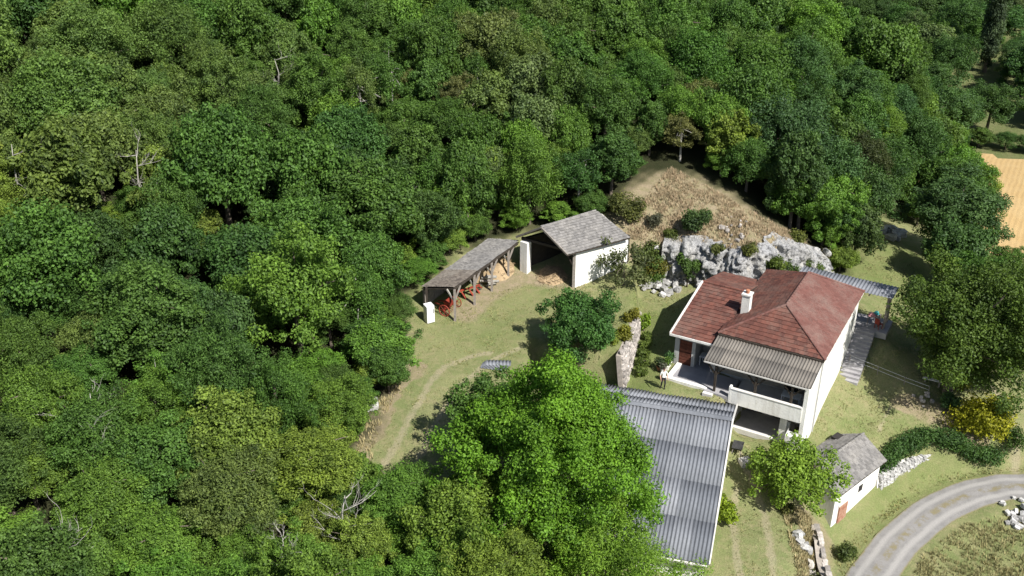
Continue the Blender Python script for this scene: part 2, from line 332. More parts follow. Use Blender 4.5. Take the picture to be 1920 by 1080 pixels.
# ---------------------------------------------------------------- gravel road bending round the lower corner
def strip(name, line, half, k, lift, mat):
    L = smoothline(line); T = np.gradient(L, axis=0); T /= np.linalg.norm(T, axis=1)[:,None]; N = np.c_[-T[:,1], T[:,0]]
    u = np.linspace(-1, 1, k); X = L[:,None,:]+N[:,None,:]*(u[None,:,None]*half); z = terrain(X[...,0], X[...,1])
    zc = z[:,k//2:k//2+1]; z = zc+lift+.05*(1-u[None,:]**2)
    V = np.dstack([X, z[...,None]]).reshape(-1, 3); n0 = len(L); I = np.arange(n0*k).reshape(n0, k)
    q = np.stack([I[:-1,:-1], I[1:,:-1], I[1:,1:], I[:-1,1:]], -1).reshape(-1, 4)
    me = npmesh(name, V, q, mat, smooth=True); a = me.attributes.new("across", 'FLOAT', 'POINT')
    a.data.foreach_set("value", np.tile(u, n0).astype(np.float32)); return link(bpy.data.objects.new(name, me))
n = NT("gravel"); ac = n.attr("across").outputs['Fac']; f2 = n.noise(1.3, 5, .7); f3 = n.noise(11, 4, .75)
aa = n.math('ABSOLUTE', n.math('ADD', ac, n.math('MULTIPLY', n.math('SUBTRACT', f2, .5), .14)))
c = n.mix(n.ramp(f2, .35, .65), (.235,.225,.215), (.185,.178,.17))
c = n.mix(n.ramp(n.math('ABSOLUTE', n.math('SUBTRACT', aa, .52)), .20, .06), c, (.29,.278,.262))
gr = n.math('MULTIPLY', n.ramp(aa, .24, .10), n.ramp(f2, .44, .60))
c = n.mix(gr, c, (.19,.165,.10))
edge = n.ramp(n.math('ADD', aa, n.math('MULTIPLY', n.math('SUBTRACT', f3, .5), .25)), .90, 1.0)
c = n.mix(edge, c, (.19,.17,.085))
c = n.mix(.6, c, n.mix(f3, (.6,.6,.6), (1.4,1.4,1.4)), 'MULTIPLY'); n.bsdf(c, .95, .1, f3, .6, .05)
tag(strip("road", CR, 1.36, 13, .05, n.m), "grey gravel lane with a worn grassy middle bending round the lower corner", None, None, "structure")
# ---------------------------------------------------------------- stubble field
FP = [(43,95),(52,94),(66,92.5),(90,92),(130,94),(140,122),(100,121),(64,122.6),(59.4,124.2),(50,124.5),(46,112)]
xs = np.arange(40, 142, 1.5); ys = np.arange(90, 127, 1.5); X, Y = np.meshgrid(xs, ys); fi = np.arange(X.size).reshape(X.shape)
q = np.stack([fi[:-1,:-1], fi[:-1,1:], fi[1:,1:], fi[1:,:-1]], -1).reshape(-1, 4)
cx = X.ravel()[q].mean(1); cy = Y.ravel()[q].mean(1); q = q[inside(np.array(FP, float), cx, cy)]
us, inv = np.unique(q, return_inverse=True)
n = NT("stubble"); wv = n.add("ShaderNodeTexWave"); tc = n.add("ShaderNodeTexCoord"); mp = n.add("ShaderNodeMapping"); mp.inputs['Rotation'].default_value = (0,0,.5)
n.ln(tc.outputs['Object'], mp.inputs[0]); n.ln(mp.outputs[0], wv.inputs[0]); wv.inputs['Scale'].default_value = .55; wv.inputs['Distortion'].default_value = 2.5; wv.inputs['Detail'].default_value = 3
f = n.noise(.5, 5, .7); g = n.noise(6, 4, .7)
c = n.mix(wv.outputs['Fac'], (.40,.275,.125), (.335,.23,.105)); c = n.mix(n.ramp(f, .4, .65, 0, .5), c, (.42,.31,.16)); c = n.mix(.4, c, n.mix(g, (.6,.6,.6), (1.4,1.4,1.4)), 'MULTIPLY')
n.bsdf(c, .95, .1, g, .7, .1)
fz = terrain(X.ravel()[us], Y.ravel()[us])+.08
fo = link(bpy.data.objects.new("field", npmesh("field", np.c_[X.ravel()[us], Y.ravel()[us], fz], inv.reshape(-1, 4), n.m, smooth=True)))
tag(fo, "golden stubble field beyond the trees at the right", None, None, "structure")
# ---------------------------------------------------------------- limestone cliff behind the house
from mathutils import noise as MN
CLF = smoothline([(12.2,75.9),(13.5,75.5),(14.8,75.2),(16.5,74.1),(18.3,73.3),(20.2,73.7),(21.3,74.9),(22.4,75.3),(24,76.3),(26.5,77.9)], .12)
T = np.gradient(CLF, axis=0); T /= np.linalg.norm(T, axis=1)[:,None]; N = np.c_[T[:,1], -T[:,0]]
kz = 42; V = []; ncl = len(CLF)
zb = terrain(CLF[:,0]+N[:,0]*.8, CLF[:,1]+N[:,1]*.8)-.35; zt = terrain(CLF[:,0]-N[:,0]*1.3, CLF[:,1]-N[:,1]*1.3)
for i in range(ncl):
    s = i*.12; low = .62+.45*MN.noise(Vector((s*.35, 3.3, 0))) if s < 3.2 else 1
    for k in range(kz):
        t = k/(kz-1); zz = zb[i]+(zt[i]*1.0+.12-zb[i])*t
        p = Vector((CLF[i,0]*1.0, CLF[i,1], zz))
        flute = MN.fractal(Vector((s*.9, 7.7, zz*.22)), 1, 2, 4)*.5 - abs(MN.noise(Vector((s*1.1, 4.2, zz*.3))))*.55 + MN.fractal(Vector((s*2.6, 1.2, zz*.9)), 1, 2, 4)*.34
        step = .45*(1-t)**1.4 + .30*math.floor((zz+MN.noise(Vector((s*.5,0,0)))*.8)*.8)/6*-1
        off = .30 + flute + step + .22*MN.noise(p*2.3) + .13*MN.noise(p*5.5)
        vd, _p = MN.voronoi(Vector((p.x*1.25, p.y*1.25, p.z*.75))+Vector((flute, 0, flute*.6))); off -= .30*max(0, 1-(vd[1]-vd[0])*4.5); off += .22*(MN.cell(Vector((_p[0].x*3.1+.5, _p[0].y*2.7, _p[0].z*4.3)))-.2)
        if t > .88: off -= (t-.88)*9*.9
        V.append((CLF[i,0]+N[i,0]*off, CLF[i,1]+N[i,1]*off, zz))
I = np.arange(ncl*kz).reshape(ncl, kz); q = np.stack([I[:-1,:-1], I[1:,:-1], I[1:,1:], I[:-1,1:]], -1).reshape(-1, 4)
n = NT("limestone"); f = n.noise(.8, 6, .7); g = n.noise(4.5, 5, .8, dist=.6)
tc = n.add("ShaderNodeTexCoord"); mp = n.add("ShaderNodeMapping"); mp.inputs['Scale'].default_value = (2.6, 2.6, .5); n.ln(tc.outputs['Object'], mp.inputs[0])
st = n.add("ShaderNodeTexNoise"); st.inputs['Scale'].default_value = 1.4; st.inputs['Detail'].default_value = 6; st.inputs['Roughness'].default_value = .75; n.ln(mp.outputs[0], st.inputs[0])
c = n.mix(n.ramp(f, .4, .62), (.45,.45,.455), (.48,.465,.43)); c = n.mix(n.ramp(st.outputs[0], .50, .66, 0, .75), c, (.15,.153,.16))
c = n.mix(n.ramp(g, .52, .60, 0, .8), c, (.10,.10,.10)); c = n.mix(n.ramp(n.noise(14, 4, .8), .54, .64, 0, .6), c, (.12,.12,.12)); c = n.mix(n.ramp(f, .62, .72, 0, .5), c, (.42,.36,.24))
n.bsdf(c, .9, .15, n.math('ADD', st.outputs[0], g), 1., .22)
cl = link(bpy.data.objects.new("cliff", npmesh("cliff", np.array(V), q, n.m, smooth=False)))
tag(cl, "low grey and white limestone cliff behind the red roofed house", None, None, "structure")
# ---------------------------------------------------------------- roof builders
def V3(p): return Vector(p)
def tiles(name, mat, parent, A, B, C, D, course=.36, tw=.30, seed=1, th=.03, jit=.012):
    """overlapping tiles on the slope A,B (eave left, right) to D,C (top left, right): real pieces, too small to pick apart"""
    A, B, C, D = map(V3, (A, B, C, D)); r = random.Random(seed); ex = (B-A).normalized()
    nrm = (B-A).cross(D-A if (D-A).length > .1 else C-A).normalized()
    if nrm.z < 0: nrm = -nrm
    up = nrm.cross(ex).normalized(); up = up if up.dot((C+D)/2-(A+B)/2) > 0 else -up
    hgt = ((C+D)/2-(A+B)/2).dot(up); nc = max(1, round(hgt/course)); mb = MB()
    for i in range(nc):
        s0 = i/nc; s1 = min(1, (i+1.25)/nc)
        def lim(s): return (A+(D-A)*s-A).dot(ex), (B+(C-B)*s-A).dot(ex)
        l0, r0 = lim(s0); l1, r1 = lim(s1); k0 = math.floor(min(l0,l1)/tw)-1; k1 = math.ceil(max(r0,r1)/tw)+1
        for k in range(k0, k1):
            a0 = (k+.5*(i % 2))*tw; b0 = a0+tw*.985
            x0, x1 = max(a0, l0), min(b0, r0); y0, y1 = max(a0, l1), min(b0, r1)
            if x1-x0 < .03: continue
            if y1 < y0: y0 = y1 = min(max((y0+y1)/2, l1), r1)
            j = r.uniform(-jit, jit); h0 = .055+r.uniform(0, jit); h1 = .012
            P = lambda x, s, h: A+ex*x+up*(hgt*s+j*0)+nrm*h
            j2 = r.uniform(-.02, .02)/max(hgt, .1)
            q = [P(x0,s0+j2,h0-th), P(x1,s0+j2,h0-th), P(x1,s0+j2,h0), P(x0,s0+j2,h0), P(y0,s1,h1), P(y1,s1,h1)]
            t = r.random()
            mb.poly(q, [(0,1,2,3),(3,2,5,4),(0,3,4),(1,5,2)], t)
    o = mb.build(name, mat, parent); o["kind"] = "stuff"; return o
def slab_part(name, mat, parent, pts, th): return MB().slab(pts, th).build(name, mat, parent)
_shm = {}
def sheet_mesh(pitch, n, L, amp, mat):
    key = (pitch, n, round(L, 3), amp, mat.name)
    if key in _shm: return _shm[key]
    seg = 8; k = n*seg+1; V = []; F = []
    for y, zz in ((0, 0), (L, 0), (0, -.012), (L, -.012)):
        for i in range(k):
            V.append((i*pitch/seg, y, zz+amp*math.cos(2*math.pi*i/seg)))
    for i in range(k-1):
        F.append((i, i+1, k+i+1, k+i)); F.append((2*k+i, 3*k+i, 3*k+i+1, 2*k+i+1)); F.append((i, 2*k+i, 2*k+i+1, i+1)); F.append((k+i, k+i+1, 3*k+i+1, 3*k+i))
    me = npmesh("corrugated_sheet", np.array(V), np.array(F), mat); _shm[key] = me; return me
def sheets(parent, mat, A, B, D, pitch=.28, n=4, rows=2, amp=.035, seed=3):
    """corrugated sheets laid from the eave A-B up to D, each sheet a piece of its own"""
    A, B, D = map(V3, (A, B, D)); ex = (B-A).normalized(); W = (B-A).length; up = (D-A)-ex*(D-A).dot(ex); L = up.length; up.normalize(); nz = ex.cross(up)
    if nz.z < 0: nz = -nz
    cols = max(1, math.floor(W/(pitch*n)+.01)); pitch = W/(cols*n); rl = L/rows; r = random.Random(seed); rot = Matrix((ex, up, nz)).transposed().to_euler()
    for j in range(rows):
        me = sheet_mesh(round(pitch,5), n, rl+(.14 if j < rows-1 else 0), amp, mat)
        for i in range(cols):
            o = link(bpy.data.objects.new("corrugated_sheet", me), parent)
            o.location = A+ex*(i*pitch*n)+up*(j*rl)+nz*(.02*(rows-1-j)+.004*(i % 2)+amp+r.uniform(0,.006))
            o.rotation_euler = (rot[0]+r.uniform(-.006,.006), rot[1]+r.uniform(-.006,.006), rot[2]+r.uniform(-.004,.004))
def trim(name, mat, parent, pts, w=.14, h=.14):
    mb = MB()
    for a, b in zip(pts[:-1], pts[1:]): mb.bar(a, b, w, h)
    return mb.build(name, mat, parent)
_st = {}
def stone_mesh(k, mat):
    if (k, mat.name) in _st: return _st[k, mat.name]
    r = random.Random(100+k); bm = bmesh.new(); bmesh.ops.create_cube(bm, size=1); bmesh.ops.subdivide_edges(bm, edges=bm.edges[:], cuts=1, use_grid_fill=True)
    for v in bm.verts:
        s = v.co.normalized()*.62; v.co = v.co.lerp(s, .33)+Vector((r.uniform(-.06,.06), r.uniform(-.06,.06), r.uniform(-.06,.06)))
    me = bpy.data.meshes.new("stone"); bm.to_mesh(me); bm.free(); a = me.attributes.new("tint", 'FLOAT', 'FACE'); a.data.foreach_set("value", [r.random()]*len(me.polygons))
    me.materials.append(mat); _st[k, mat.name] = me; return me
def stone(parent, mat, loc, dim, rz=0, k=None, name="stone", tilt=.1):
    o = bpy.data.objects.new(name, stone_mesh(random.randrange(6) if k is None else k, mat)); link(o, parent)
    o.location = loc; o.scale = dim; o.rotation_euler = (random.uniform(-tilt,tilt), random.uniform(-tilt,tilt), rz+random.uniform(-tilt,tilt)); return o
# ================================================================ farmhouse (local frame: x along the front, y to the back, z = 0 upper floor)
house = empty("farmhouse", (HE[0], HE[1], 0), HA, "white farmhouse with red tiled hip roof, side annex and corrugated porch", "house")
def B(name, mat, lo, hi, parent=house): return MB().box(lo, hi).build(name, M[mat], parent)
wall = B("wall", "white_plaster", (-7.02,0,-3.2), (0,10.8,3.12))
# wing wall beside the porch, dropping with the porch roof
MB().prism([(-.26,-2.9,-3.1),(0.004,-2.9,-3.1),(0.004,-.004,-3.1),(-.26,-.004,-3.1)], [(-.26,-2.9,2.33),(0.004,-2.9,2.33),(0.004,-.004,2.93),(-.26,-.004,2.93)]).build("wing_wall", M["white_plaster"], house)
FL, FR, BR, BL, RF, RB = (-7.25,-.2,3.18), (.2,-.2,3.18), (.2,11,3.18), (-7.25,11,3.18), (-3.52,2.75,5.0), (-3.52,8.4,5.0)
rd = MB(); rd.poly([FL,FR,BR,BL,RF,RB], [(0,1,4),(1,2,5,4),(2,3,5),(3,0,4,5),(3,2,1,0)]); roof = rd.build("roof", M["dark_timber"], house)
tiles("roof_tiles", M["red_tiles"], roof, FL, FR, RF, RF, .33, .30, 1)
tiles("roof_tiles", M["worn_red_tiles"], roof, FR, BR, RB, RF, .30, .26, 2, .02, .006)
tiles("roof_tiles", M["red_tiles"], roof, BR, BL, RB, RB, .33, .30, 3)
tiles("roof_tiles", M["red_tiles"], roof, BL, FL, RF, RB, .33, .30, 4)
def ridgecaps(a, b, mat="red_tiles", parent=roof, w=.2, step=.38):
    a, b = V3(a), V3(b); k = max(1, int((b-a).length/step)); d = (b-a)/k
    for i in range(k):
        p = a+d*i; mb = MB(); ex = d.normalized(); r = ex.cross(Vector((0,0,1))).normalized(); u = r.cross(ex)
        ring = [(-1,-.45),(-.75,.25),(0,.55),(.75,.25),(1,-.45)]
        f = lambda q, s, l: [q+r*(x*w/2*s)+u*(y*w*.5*s+.07+l) for x, y in ring]
        mb.poly(f(p, 1, .02)+f(p+d*1.08, .85, 0), [(0,1,2,3,4),(9,8,7,6,5)]+[(j,j+5,j+6,j+1) for j in range(4)])
        mb.build("ridge_tile", M[mat], parent)
for a, b in ((FL,RF),(FR,RF),(RF,RB),(BR,RB)): ridgecaps(a, b, "worn_red_tiles")
trim("gutter", M["dark_timber"], house, [(-7.2,-.24,3.1),(.16,-.24,3.1)], .12, .14)
MB().tube([(.08,-.05,3.05),(.08,-.05,-2.7)], .045, 7).build("downpipe", M["grey_plaster"], house)
trim("eave_board", M["old_plaster"], house, [(.14,-.1,3.1),(.17,10.9,3.1)], .08, .14)
# annex
ANX = B("annex_wall", "old_plaster", (-10.2,1.5,-.4), (-7.03,9.0,2.5))
B("annex_wall", "grey_plaster", (-10.2,-.55,-.4), (-9.86,1.49,2.5)); B("annex_wall", "grey_plaster", (-8.86,-.55,-.4), (-8.66,-.3,2.1))
B("annex_wall", "old_plaster", (-7.45,-.55,-.4), (-7.03,1.49,2.5)); B("lintel", "grey_plaster", (-9.855,-.545,2.1), (-7.455,-.25,2.5))
B("annex_floor", "floor_slab", (-9.85,-.5,-.1), (-7.46,1.49,.03)); B("inner_wall", "grey_plaster", (-8.86,-.29,.03), (-8.70,1.49,2.45))
MB().prism([(-10.2,-.55,2.5),(-10.2,9,2.5),(-10.2,4.8,4.02)], [(-9.95,-.55,2.5),(-9.95,9,2.5),(-9.95,4.8,4.02)]).build("annex_gable", M["old_plaster"], house)
aA, aB, aC, aD = (-10.45,-.95,2.58), (-6.9,-.9,2.58), (-6.9,4.8,4.14), (-10.3,4.8,4.14)
ar = MB().slab([aA,aB,aC,aD], .09); ar.slab([(-6.9,9.4,2.9),(-10.3,9.4,2.9),aD,aC], .09); aroof = ar.build("annex_roof", M["dark_timber"], house)
tiles("roof_tiles", M["red_tiles"], aroof, aA, aB, aC, aD, .36, .30, 5); tiles("roof_tiles", M["red_tiles"], aroof, (-6.9,9.4,2.9), (-10.3,9.4,2.9), aD, aC, .36, .30, 6)
ridgecaps(aD, aC, "red_tiles", aroof)
trim("verge_board", M["pale_concrete"], aroof, [(-10.47,-.95,2.6),(-10.32,4.8,4.18)], .14, .16); trim("fascia_board", M["white_plaster"], aroof, [(-10.5,-.99,2.54),(-6.95,-.95,2.54)], .06, .16)
dr = B("door", "brown_shutter", (-9.84,-.5,.03), (-8.9,-.46,2.08))
for i in range(9): MB().box((-9.82,-.53,.08+i*.22), (-8.92,-.502,.08+i*.22+.175)).build("slat", M["brown_shutter"], dr)
B("frame", "pale_concrete", (-8.9,-.56,.03), (-8.855,-.45,2.09), dr)
# chimney
ch = B("chimney", "white_plaster", (-6.62,2.55,3.0), (-6.05,3.15,5.05)); MB().box((-6.68,2.49,5.05), (-5.99,3.21,5.16)).build("chimney_cap", M["pale_concrete"], ch)
MB().lathe([(.13,5.16),(.15,5.4),(.12,5.42)], 9, (-6.34,2.85)).build("chimney_pot", M["clay_pot"], ch)
for i in range(7): stone(ch, M["white_stone"], (-5.85+i*.16+random.uniform(-.05,.05), 3.0+random.uniform(-.1,.5), 3.62+i*.07), (.2,.16,.1), name="mortar_lump")
# porch
A_, B_, D_ = (-7.2,-2.95,2.43), (.1,-2.95,2.43), (-7.2,-.08,3.04)
pr = MB(); [pr.bar((u,-2.9,2.33), (u,-.1,2.92), .08, .1) for u in (-7.0,-5.6,-4.2,-2.8,-1.4,-.4)]; pr.bar((-7.15,-2.75,2.27), (-.27,-2.75,2.27), .14, .16)
proof = pr.build("porch_roof", M["dark_timber"], house); sheets(proof, M["beige_sheet"], A_, B_, D_, .205, 5, 2, .03)
trim("porch_fascia", M["pale_concrete"], proof, [(-7.2,-2.98,2.38),(-.02,-2.98,2.38)], .04, .1)
for u in (-6.35,-3.55,-1.1):
    p = MB().bar((u,-2.75,.06), (u,-2.75,2.19), .15).build("porch_post", M["dark_timber"], house)
    for s in (-1, 1): MB().bar((u+s*.06,-2.75,1.5), (u+s*.6,-2.75,2.18), .1).build("brace", M["dark_timber"], p)
bal = B("balcony", "pale_concrete", (-5.1,-2.84,-.3), (-.262,-.004,-.02))
MB().box((-5.1,-3.0,-.32), (-.262,-2.845,.84)).build("parapet", M["white_plaster"], bal); MB().box((-5.14,-3.04,.84), (-.262,-2.80,.89)).build("coping", M["pale_concrete"], bal)
MB().box((-5.25,-3.02,-.3), (-5.105,-2.7,.98)).build("end_post", M["white_plaster"], bal)
B("porch_floor", "floor_slab", (-7.0,-3.0,-.3), (-5.255,-.56,.11)); B("porch_back_wall", "beige_plaster", (-6.99,-.06,.045), (-.263,-.003,2.8))
d1 = B("door", "interior_dark", (-2.2,-.1,.03), (-1.2,-.065,2.05)); MB().box((-1.24,-.13,.03), (-1.16,-.06,2.1)).build("frame", M["old_plaster"], d1); MB().box((-2.28,-.13,.03), (-2.2,-.06,2.1)).build("frame", M["old_plaster"], d1)  # near-black panel paints the unlit room beyond this doorway
w1 = B("window", "dark_timber", (-5.6,-.1,.9), (-4.4,-.065,2.0)); MB().box((-5.52,-.115,.98), (-5.03,-.102,1.92)).build("pane", M["glass"], w1); MB().box((-4.97,-.115,.98), (-4.48,-.102,1.92)).build("pane", M["glass"], w1)
# rooms under the balcony
B("undercroft_wall", "old_plaster", (-5.1,-2.84,-2.9), (-4.88,-.004,-.305)); B("undercroft_floor", "floor_slab", (-4.87,-2.4,-2.75), (-1.0,-.07,-2.42))
B("undercroft_kerb", "pale_concrete", (-4.95,-2.66,-2.8), (-1.3,-2.405,-2.4)); B("undercroft_back_wall", "grey_plaster", (-4.87,-.06,-2.41), (-.263,-.004,-.305))
for u0, u1 in ((-4.6,-3.5),(-2.75,-1.7)):
    d = B("cellar_door", "interior_dark", (u0,-.1,-2.41), (u1,-.065,-.6)); MB().box((u0-.06,-.12,-.6), (u1+.06,-.062,-.5)).build("lintel", M["pale_concrete"], d)
B("pier", "white_plaster", (-1.65,-2.62,-2.75), (-1.2,-2.1,-.305)); B("buttress", "white_plaster", (-1.0,-3.45,-2.9), (-.265,-2.845,-1.25))
MB().prism([(-1.19,-2.6,-2.8),(-1.005,-3.4,-2.8),(-1.005,-2.2,-2.8),(-1.19,-2.2,-2.8)], [(-1.19,-2.6,-1.7),(-1.005,-3.4,-1.5),(-1.005,-2.2,-1.0),(-1.19,-2.2,-1.0)]).build("buttress", M["white_plaster"], house)
# terrace slab in front of the annex
ts = B("terrace", "floor_slab", (-9.55,-2.5,-.3), (-7.005,-.565,.11)); MB().box((-9.9,-2.85,-.35), (-9.555,-.57,.16)).build("kerb", M["white_plaster"], ts); MB().box((-9.55,-2.85,-.35), (-6.9,-2.505,.16)).build("kerb", M["white_plaster"], ts)
MB().box((-7.0,-3.3,-.5), (-6.3,-3.005,.07)).build("doorstep", M["pale_concrete"], ts)
# right-hand wall: small window and drain, then the stair up to the back shelter
for i in range(13):
    z1 = -.02-.178*i; v1 = 11.2-.34*i; MB().box((.05,v1-.36,z1-.45), (1.5,v1,z1)).build("stair_step", M["grey_timber" if i % 1 else "floor_slab"], house)
B("shelter_floor", "floor_slab", (-3,11.21,-.5), (2.3,13.5,.0))
sr = MB(); [sr.bar((u,10.9,3.02), (u,13.3,2.86), .08, .1) for u in (-4.8,-3,-1.2,.6,2.15)]; sr.bar((-4.9,13.1,2.82), (2.25,13.1,2.82), .12, .14); sr.bar((.3,11.9,2.9), (2.25,11.9,2.9), .12, .12)
sroof = sr.build("shelter_roof", M["dark_timber"], house); sheets(sroof, M["grey_sheet"], (2.3,13.45,2.93), (-5.0,13.45,2.93), (2.3,11.02,3.09), .24, 4, 1, .03)
for u, v in ((1.9,12.0),(1.9,13.1),(-4.6,13.1)): MB().bar((u,v,-.3), (u,v,2.8), .16).build("shelter_post", M["grey_timber"], house)
# ================================================================ long corrugated barn below the house
LR = Vector((13.99,54.54,1.5)); la = math.radians(-16.5); lx = Vector((math.cos(la), math.sin(la), 0)); ly = Vector((-lx.y, lx.x, 0))
barn = empty("long_barn", (LR.x, LR.y, 0), la, "long barn with grey corrugated roof half hidden by the big tree", "barn")
Lb = 11.6; fy, fz, by, bz = -9.7, -2.05, 4.42, -.33
bd = MB().slab([(-Lb,fy,fz),(0,fy,fz),(0,0,1.5),(-Lb,0,1.5)], .1); bd.slab([(0,by,bz),(-Lb,by,bz),(-Lb,0,1.5),(0,0,1.5)], .1); broof = bd.build("roof", M["dark_timber"], barn)
sheets(broof, M["grey_sheet"], (-Lb,fy-.05,fz-.02), (.06,fy-.05,fz-.02), (-Lb,-.02,1.51), .225, 5, 4, .034); sheets(broof, M["grey_sheet"], (.06,by+.05,bz-.02), (-Lb,by+.05,bz-.02), (.06,.02,1.51), .225, 5, 2, .034)
for i in range(10):
    x0 = -Lb+i*Lb/10; MB().prism([(x0,-.22,1.53),(x0,0,1.66),(x0,.22,1.55)], [(x0+Lb/10+.05,-.22,1.545),(x0+Lb/10+.05,0,1.675),(x0+Lb/10+.05,.22,1.565)]).build("ridge_cap", M["grey_sheet"], broof)
trim("verge_board", M["pale_concrete"], broof, [(.08,fy,fz+.02),(.08,0,1.56),(.08,by,bz+.02)], .1, .16); trim("gutter", M["pale_concrete"], broof, [(-Lb,fy-.1,fz-.06),(.05,fy-.1,fz-.06)], .12, .1)
MB().box((-Lb+.1,fy+.35,-4.8), (-.25,fy+.75,fz-.08)).build("front_wall", M["white_plaster"], barn)
MB().prism([(-.25,fy+.35,-4.8),(-.25,by-.2,-4.8),(-.25,by-.2,bz-.08),(-.25,0,1.36),(-.25,fy+.35,fz-.02)], [(-.6,fy+.35,-4.8),(-.6,by-.2,-4.8),(-.6,by-.2,bz-.08),(-.6,0,1.36),(-.6,fy+.35,fz-.02)]).build("gable_wall", M["old_plaster"], barn)
MB().box((-Lb+.1,by-.55,-3.5), (-.61,by-.2,bz-.05)).build("back_wall", M["old_plaster"], barn)
# ================================================================ open barn on the upper terrace
ob = empty("stone_barn", (4.9,71.0,2.3), 0, "open fronted white barn with grey tiled gable roof beside the wood", "barn")
O = Vector((4.9,71.0,2.3))
def L3(x, y, z): return (x-O.x, y-O.y, z-O.z)
eR, eRB, rP, rPB, eL, eLB = L3(4.17,70.18,5.5), L3(9.2,73.22,5.5), L3(2.2,71.83,7.0), L3(6.55,74.95,7.0), L3(.33,73.48,5.45), L3(4.9,76.7,5.5)
od = MB().slab([eR,eRB,rPB,rP], .1); od.slab([eLB,eL,rP,rPB], .1); oroof = od.build("roof", M["dark_timber"], ob)
tiles("roof_tiles", M["grey_tiles"], oroof, eR, eRB, rPB, rP, .24, .2, 11, .03, .03); tiles("roof_tiles", M["grey_tiles"], oroof, eLB, eL, rP, rPB, .24, .2, 12, .03, .03)
ridgecaps(rP, rPB, "grey_tiles", oroof); trim("verge_board", M["grey_timber"], oroof, [eR, rP, eL], .1, .14)
dv = Vector((4.25,2.72,0)); w0, w1_ = Vector(L3(4.86,70.98,1.6)), Vector(L3(.78,73.55,1.6))
def wallq(name, a, b, z1, th, mat):
    a, b = Vector(a), Vector(b); nn = (b-a).cross(Vector((0,0,1))).normalized()*th
    return MB().prism([a, b, b+nn, a+nn], [a+Vector((0,0,z1)), b+Vector((0,0,z1)), b+nn+Vector((0,0,z1)), a+nn+Vector((0,0,z1))]).build(name, M[mat], ob)
wallq("side_wall", w0+dv, w0, 3.75, .3, "white_plaster"); wallq("side_wall", w1_, w1_+dv, 3.75, .3, "dark_timber"); wallq("back_wall", w0+dv*.995, w1_+dv*.995, 3.8, .3, "dark_timber")  # left and back walls coloured dark to paint in the barn's inner shade
g0, g1 = w0+dv, w1_+dv; gm = (g0+g1)/2
MB().prism([g0+Vector((0,0,3.7)), g1+Vector((0,0,3.7)), gm+Vector((0,0,5.15))], [g0-dv*.05+Vector((0,0,3.7)), g1-dv*.05+Vector((0,0,3.7)), gm-dv*.05+Vector((0,0,5.15))]).build("gable", M["old_plaster"], ob)
MB().box((w1_.x-.05,w1_.y-.75,-.5), (w1_.x+.62,w1_.y-.2,2.95), math.radians(-38)).build("pillar", M["white_plaster"], ob)
MB().bar(w0+Vector((-.12,.1,0)), w0+Vector((-.12,.1,3.75)), .2).build("front_post", M["grey_timber"], ob)
MB().bar(w0+Vector((-.2,.1,2.6)), w0+Vector((-.85,.5,3.75)), .12).build("brace", M["dark_timber"], ob)
MB().bar(w0+Vector((0,0,3.72)), w1_+Vector((0,0,3.72)), .2).build("tie_beam", M["dark_timber"], ob)
# ================================================================ open sided shed running from the barn
sh = empty("open_shed", (-4.1,66.0,2.2), 0, "open sided lean-to shed on timber posts with sagging grey tiled roof", "shed")
S0 = Vector((-4.1,66.0,2.2))
def LS(x, y, z): return (x-S0.x, y-S0.y, z-S0.z)
sA, sB, sC, sD = LS(-4.15,65.85,5.02), LS(.55,73.55,5.05), LS(-1.9,75.2,4.45), LS(-6.65,67.35,4.25)
srf = MB().slab([(a,b,c-.10) for a,b,c in (sA,sB,sC,sD)], .06).build("roof", M["dark_timber"], sh)
Am, Bm, Cm, Dm = map(V3, (sA,sB,sC,sD)); seg = 6
for i in range(seg):                                   # the long roof sags between its trusses
    f0, f1 = i/seg, (i+1)/seg; sg = lambda f: Vector((0,0,-.06*math.sin(f*math.pi*3)**2+.02))
    tiles("roof_tiles", M["grey_tiles" if i > 1 else "brown_tiles"], srf, Dm.lerp(Cm,f0)+sg(f0), Dm.lerp(Cm,f1)+sg(f1), Am.lerp(Bm,f1)+sg(f1), Am.lerp(Bm,f0)+sg(f0), .24, .2, 20+i, .03, .03)
for px, py in ((-4.15,65.8),(-2.8,68.1),(-1.55,70.1),(-.3,72.2)):
    p = MB().bar(LS(px,py,1.9), LS(px+.03,py,4.86), .17).build("post", M["grey_timber"], sh)
    MB().bar(LS(px,py,3.9), LS(px+.42,py+.7,4.85), .1).build("brace", M["grey_timber"], p); MB().bar(LS(px,py,3.9), LS(px-.55,py+.32,4.75), .1).build("brace", M["dead_wood"], p)
    q = MB().bar(LS(px-2.1,py+1.25,2.0), LS(px-2.1,py+1.25,4.4), .15).build("back_post", M["dark_timber"], sh)
MB().bar(LS(-4.2,65.9,4.86), LS(.4,73.4,4.9), .14, .18).build("beam", M["dark_timber"], sh); MB().bar(LS(-6.4,67.3,4.15), LS(-1.7,75.0,4.3), .14, .16).build("beam", M["dark_timber"], sh)
for i in range(14):
    f = i/13; a = Dm.lerp(Cm, f)+Vector((.12,-.08,-.2)); b = a.copy(); b.z = -.1
    nx_ = Dm.lerp(Cm, min(1, f+1/13))+Vector((.12,-.08,-.2))
    if i < 13: MB().prism([(a.x,a.y,-.2),(nx_.x-.02,nx_.y-.03,-.2),(nx_.x-.06,nx_.y+.0,-.2),(a.x-.04,a.y+.03,-.2)], [a,(nx_.x-.02,nx_.y-.03,nx_.z),(nx_.x-.06,nx_.y,nx_.z),(a.x-.04,a.y+.03,a.z)]).build("wall_plank", M["grey_timber"], sh)
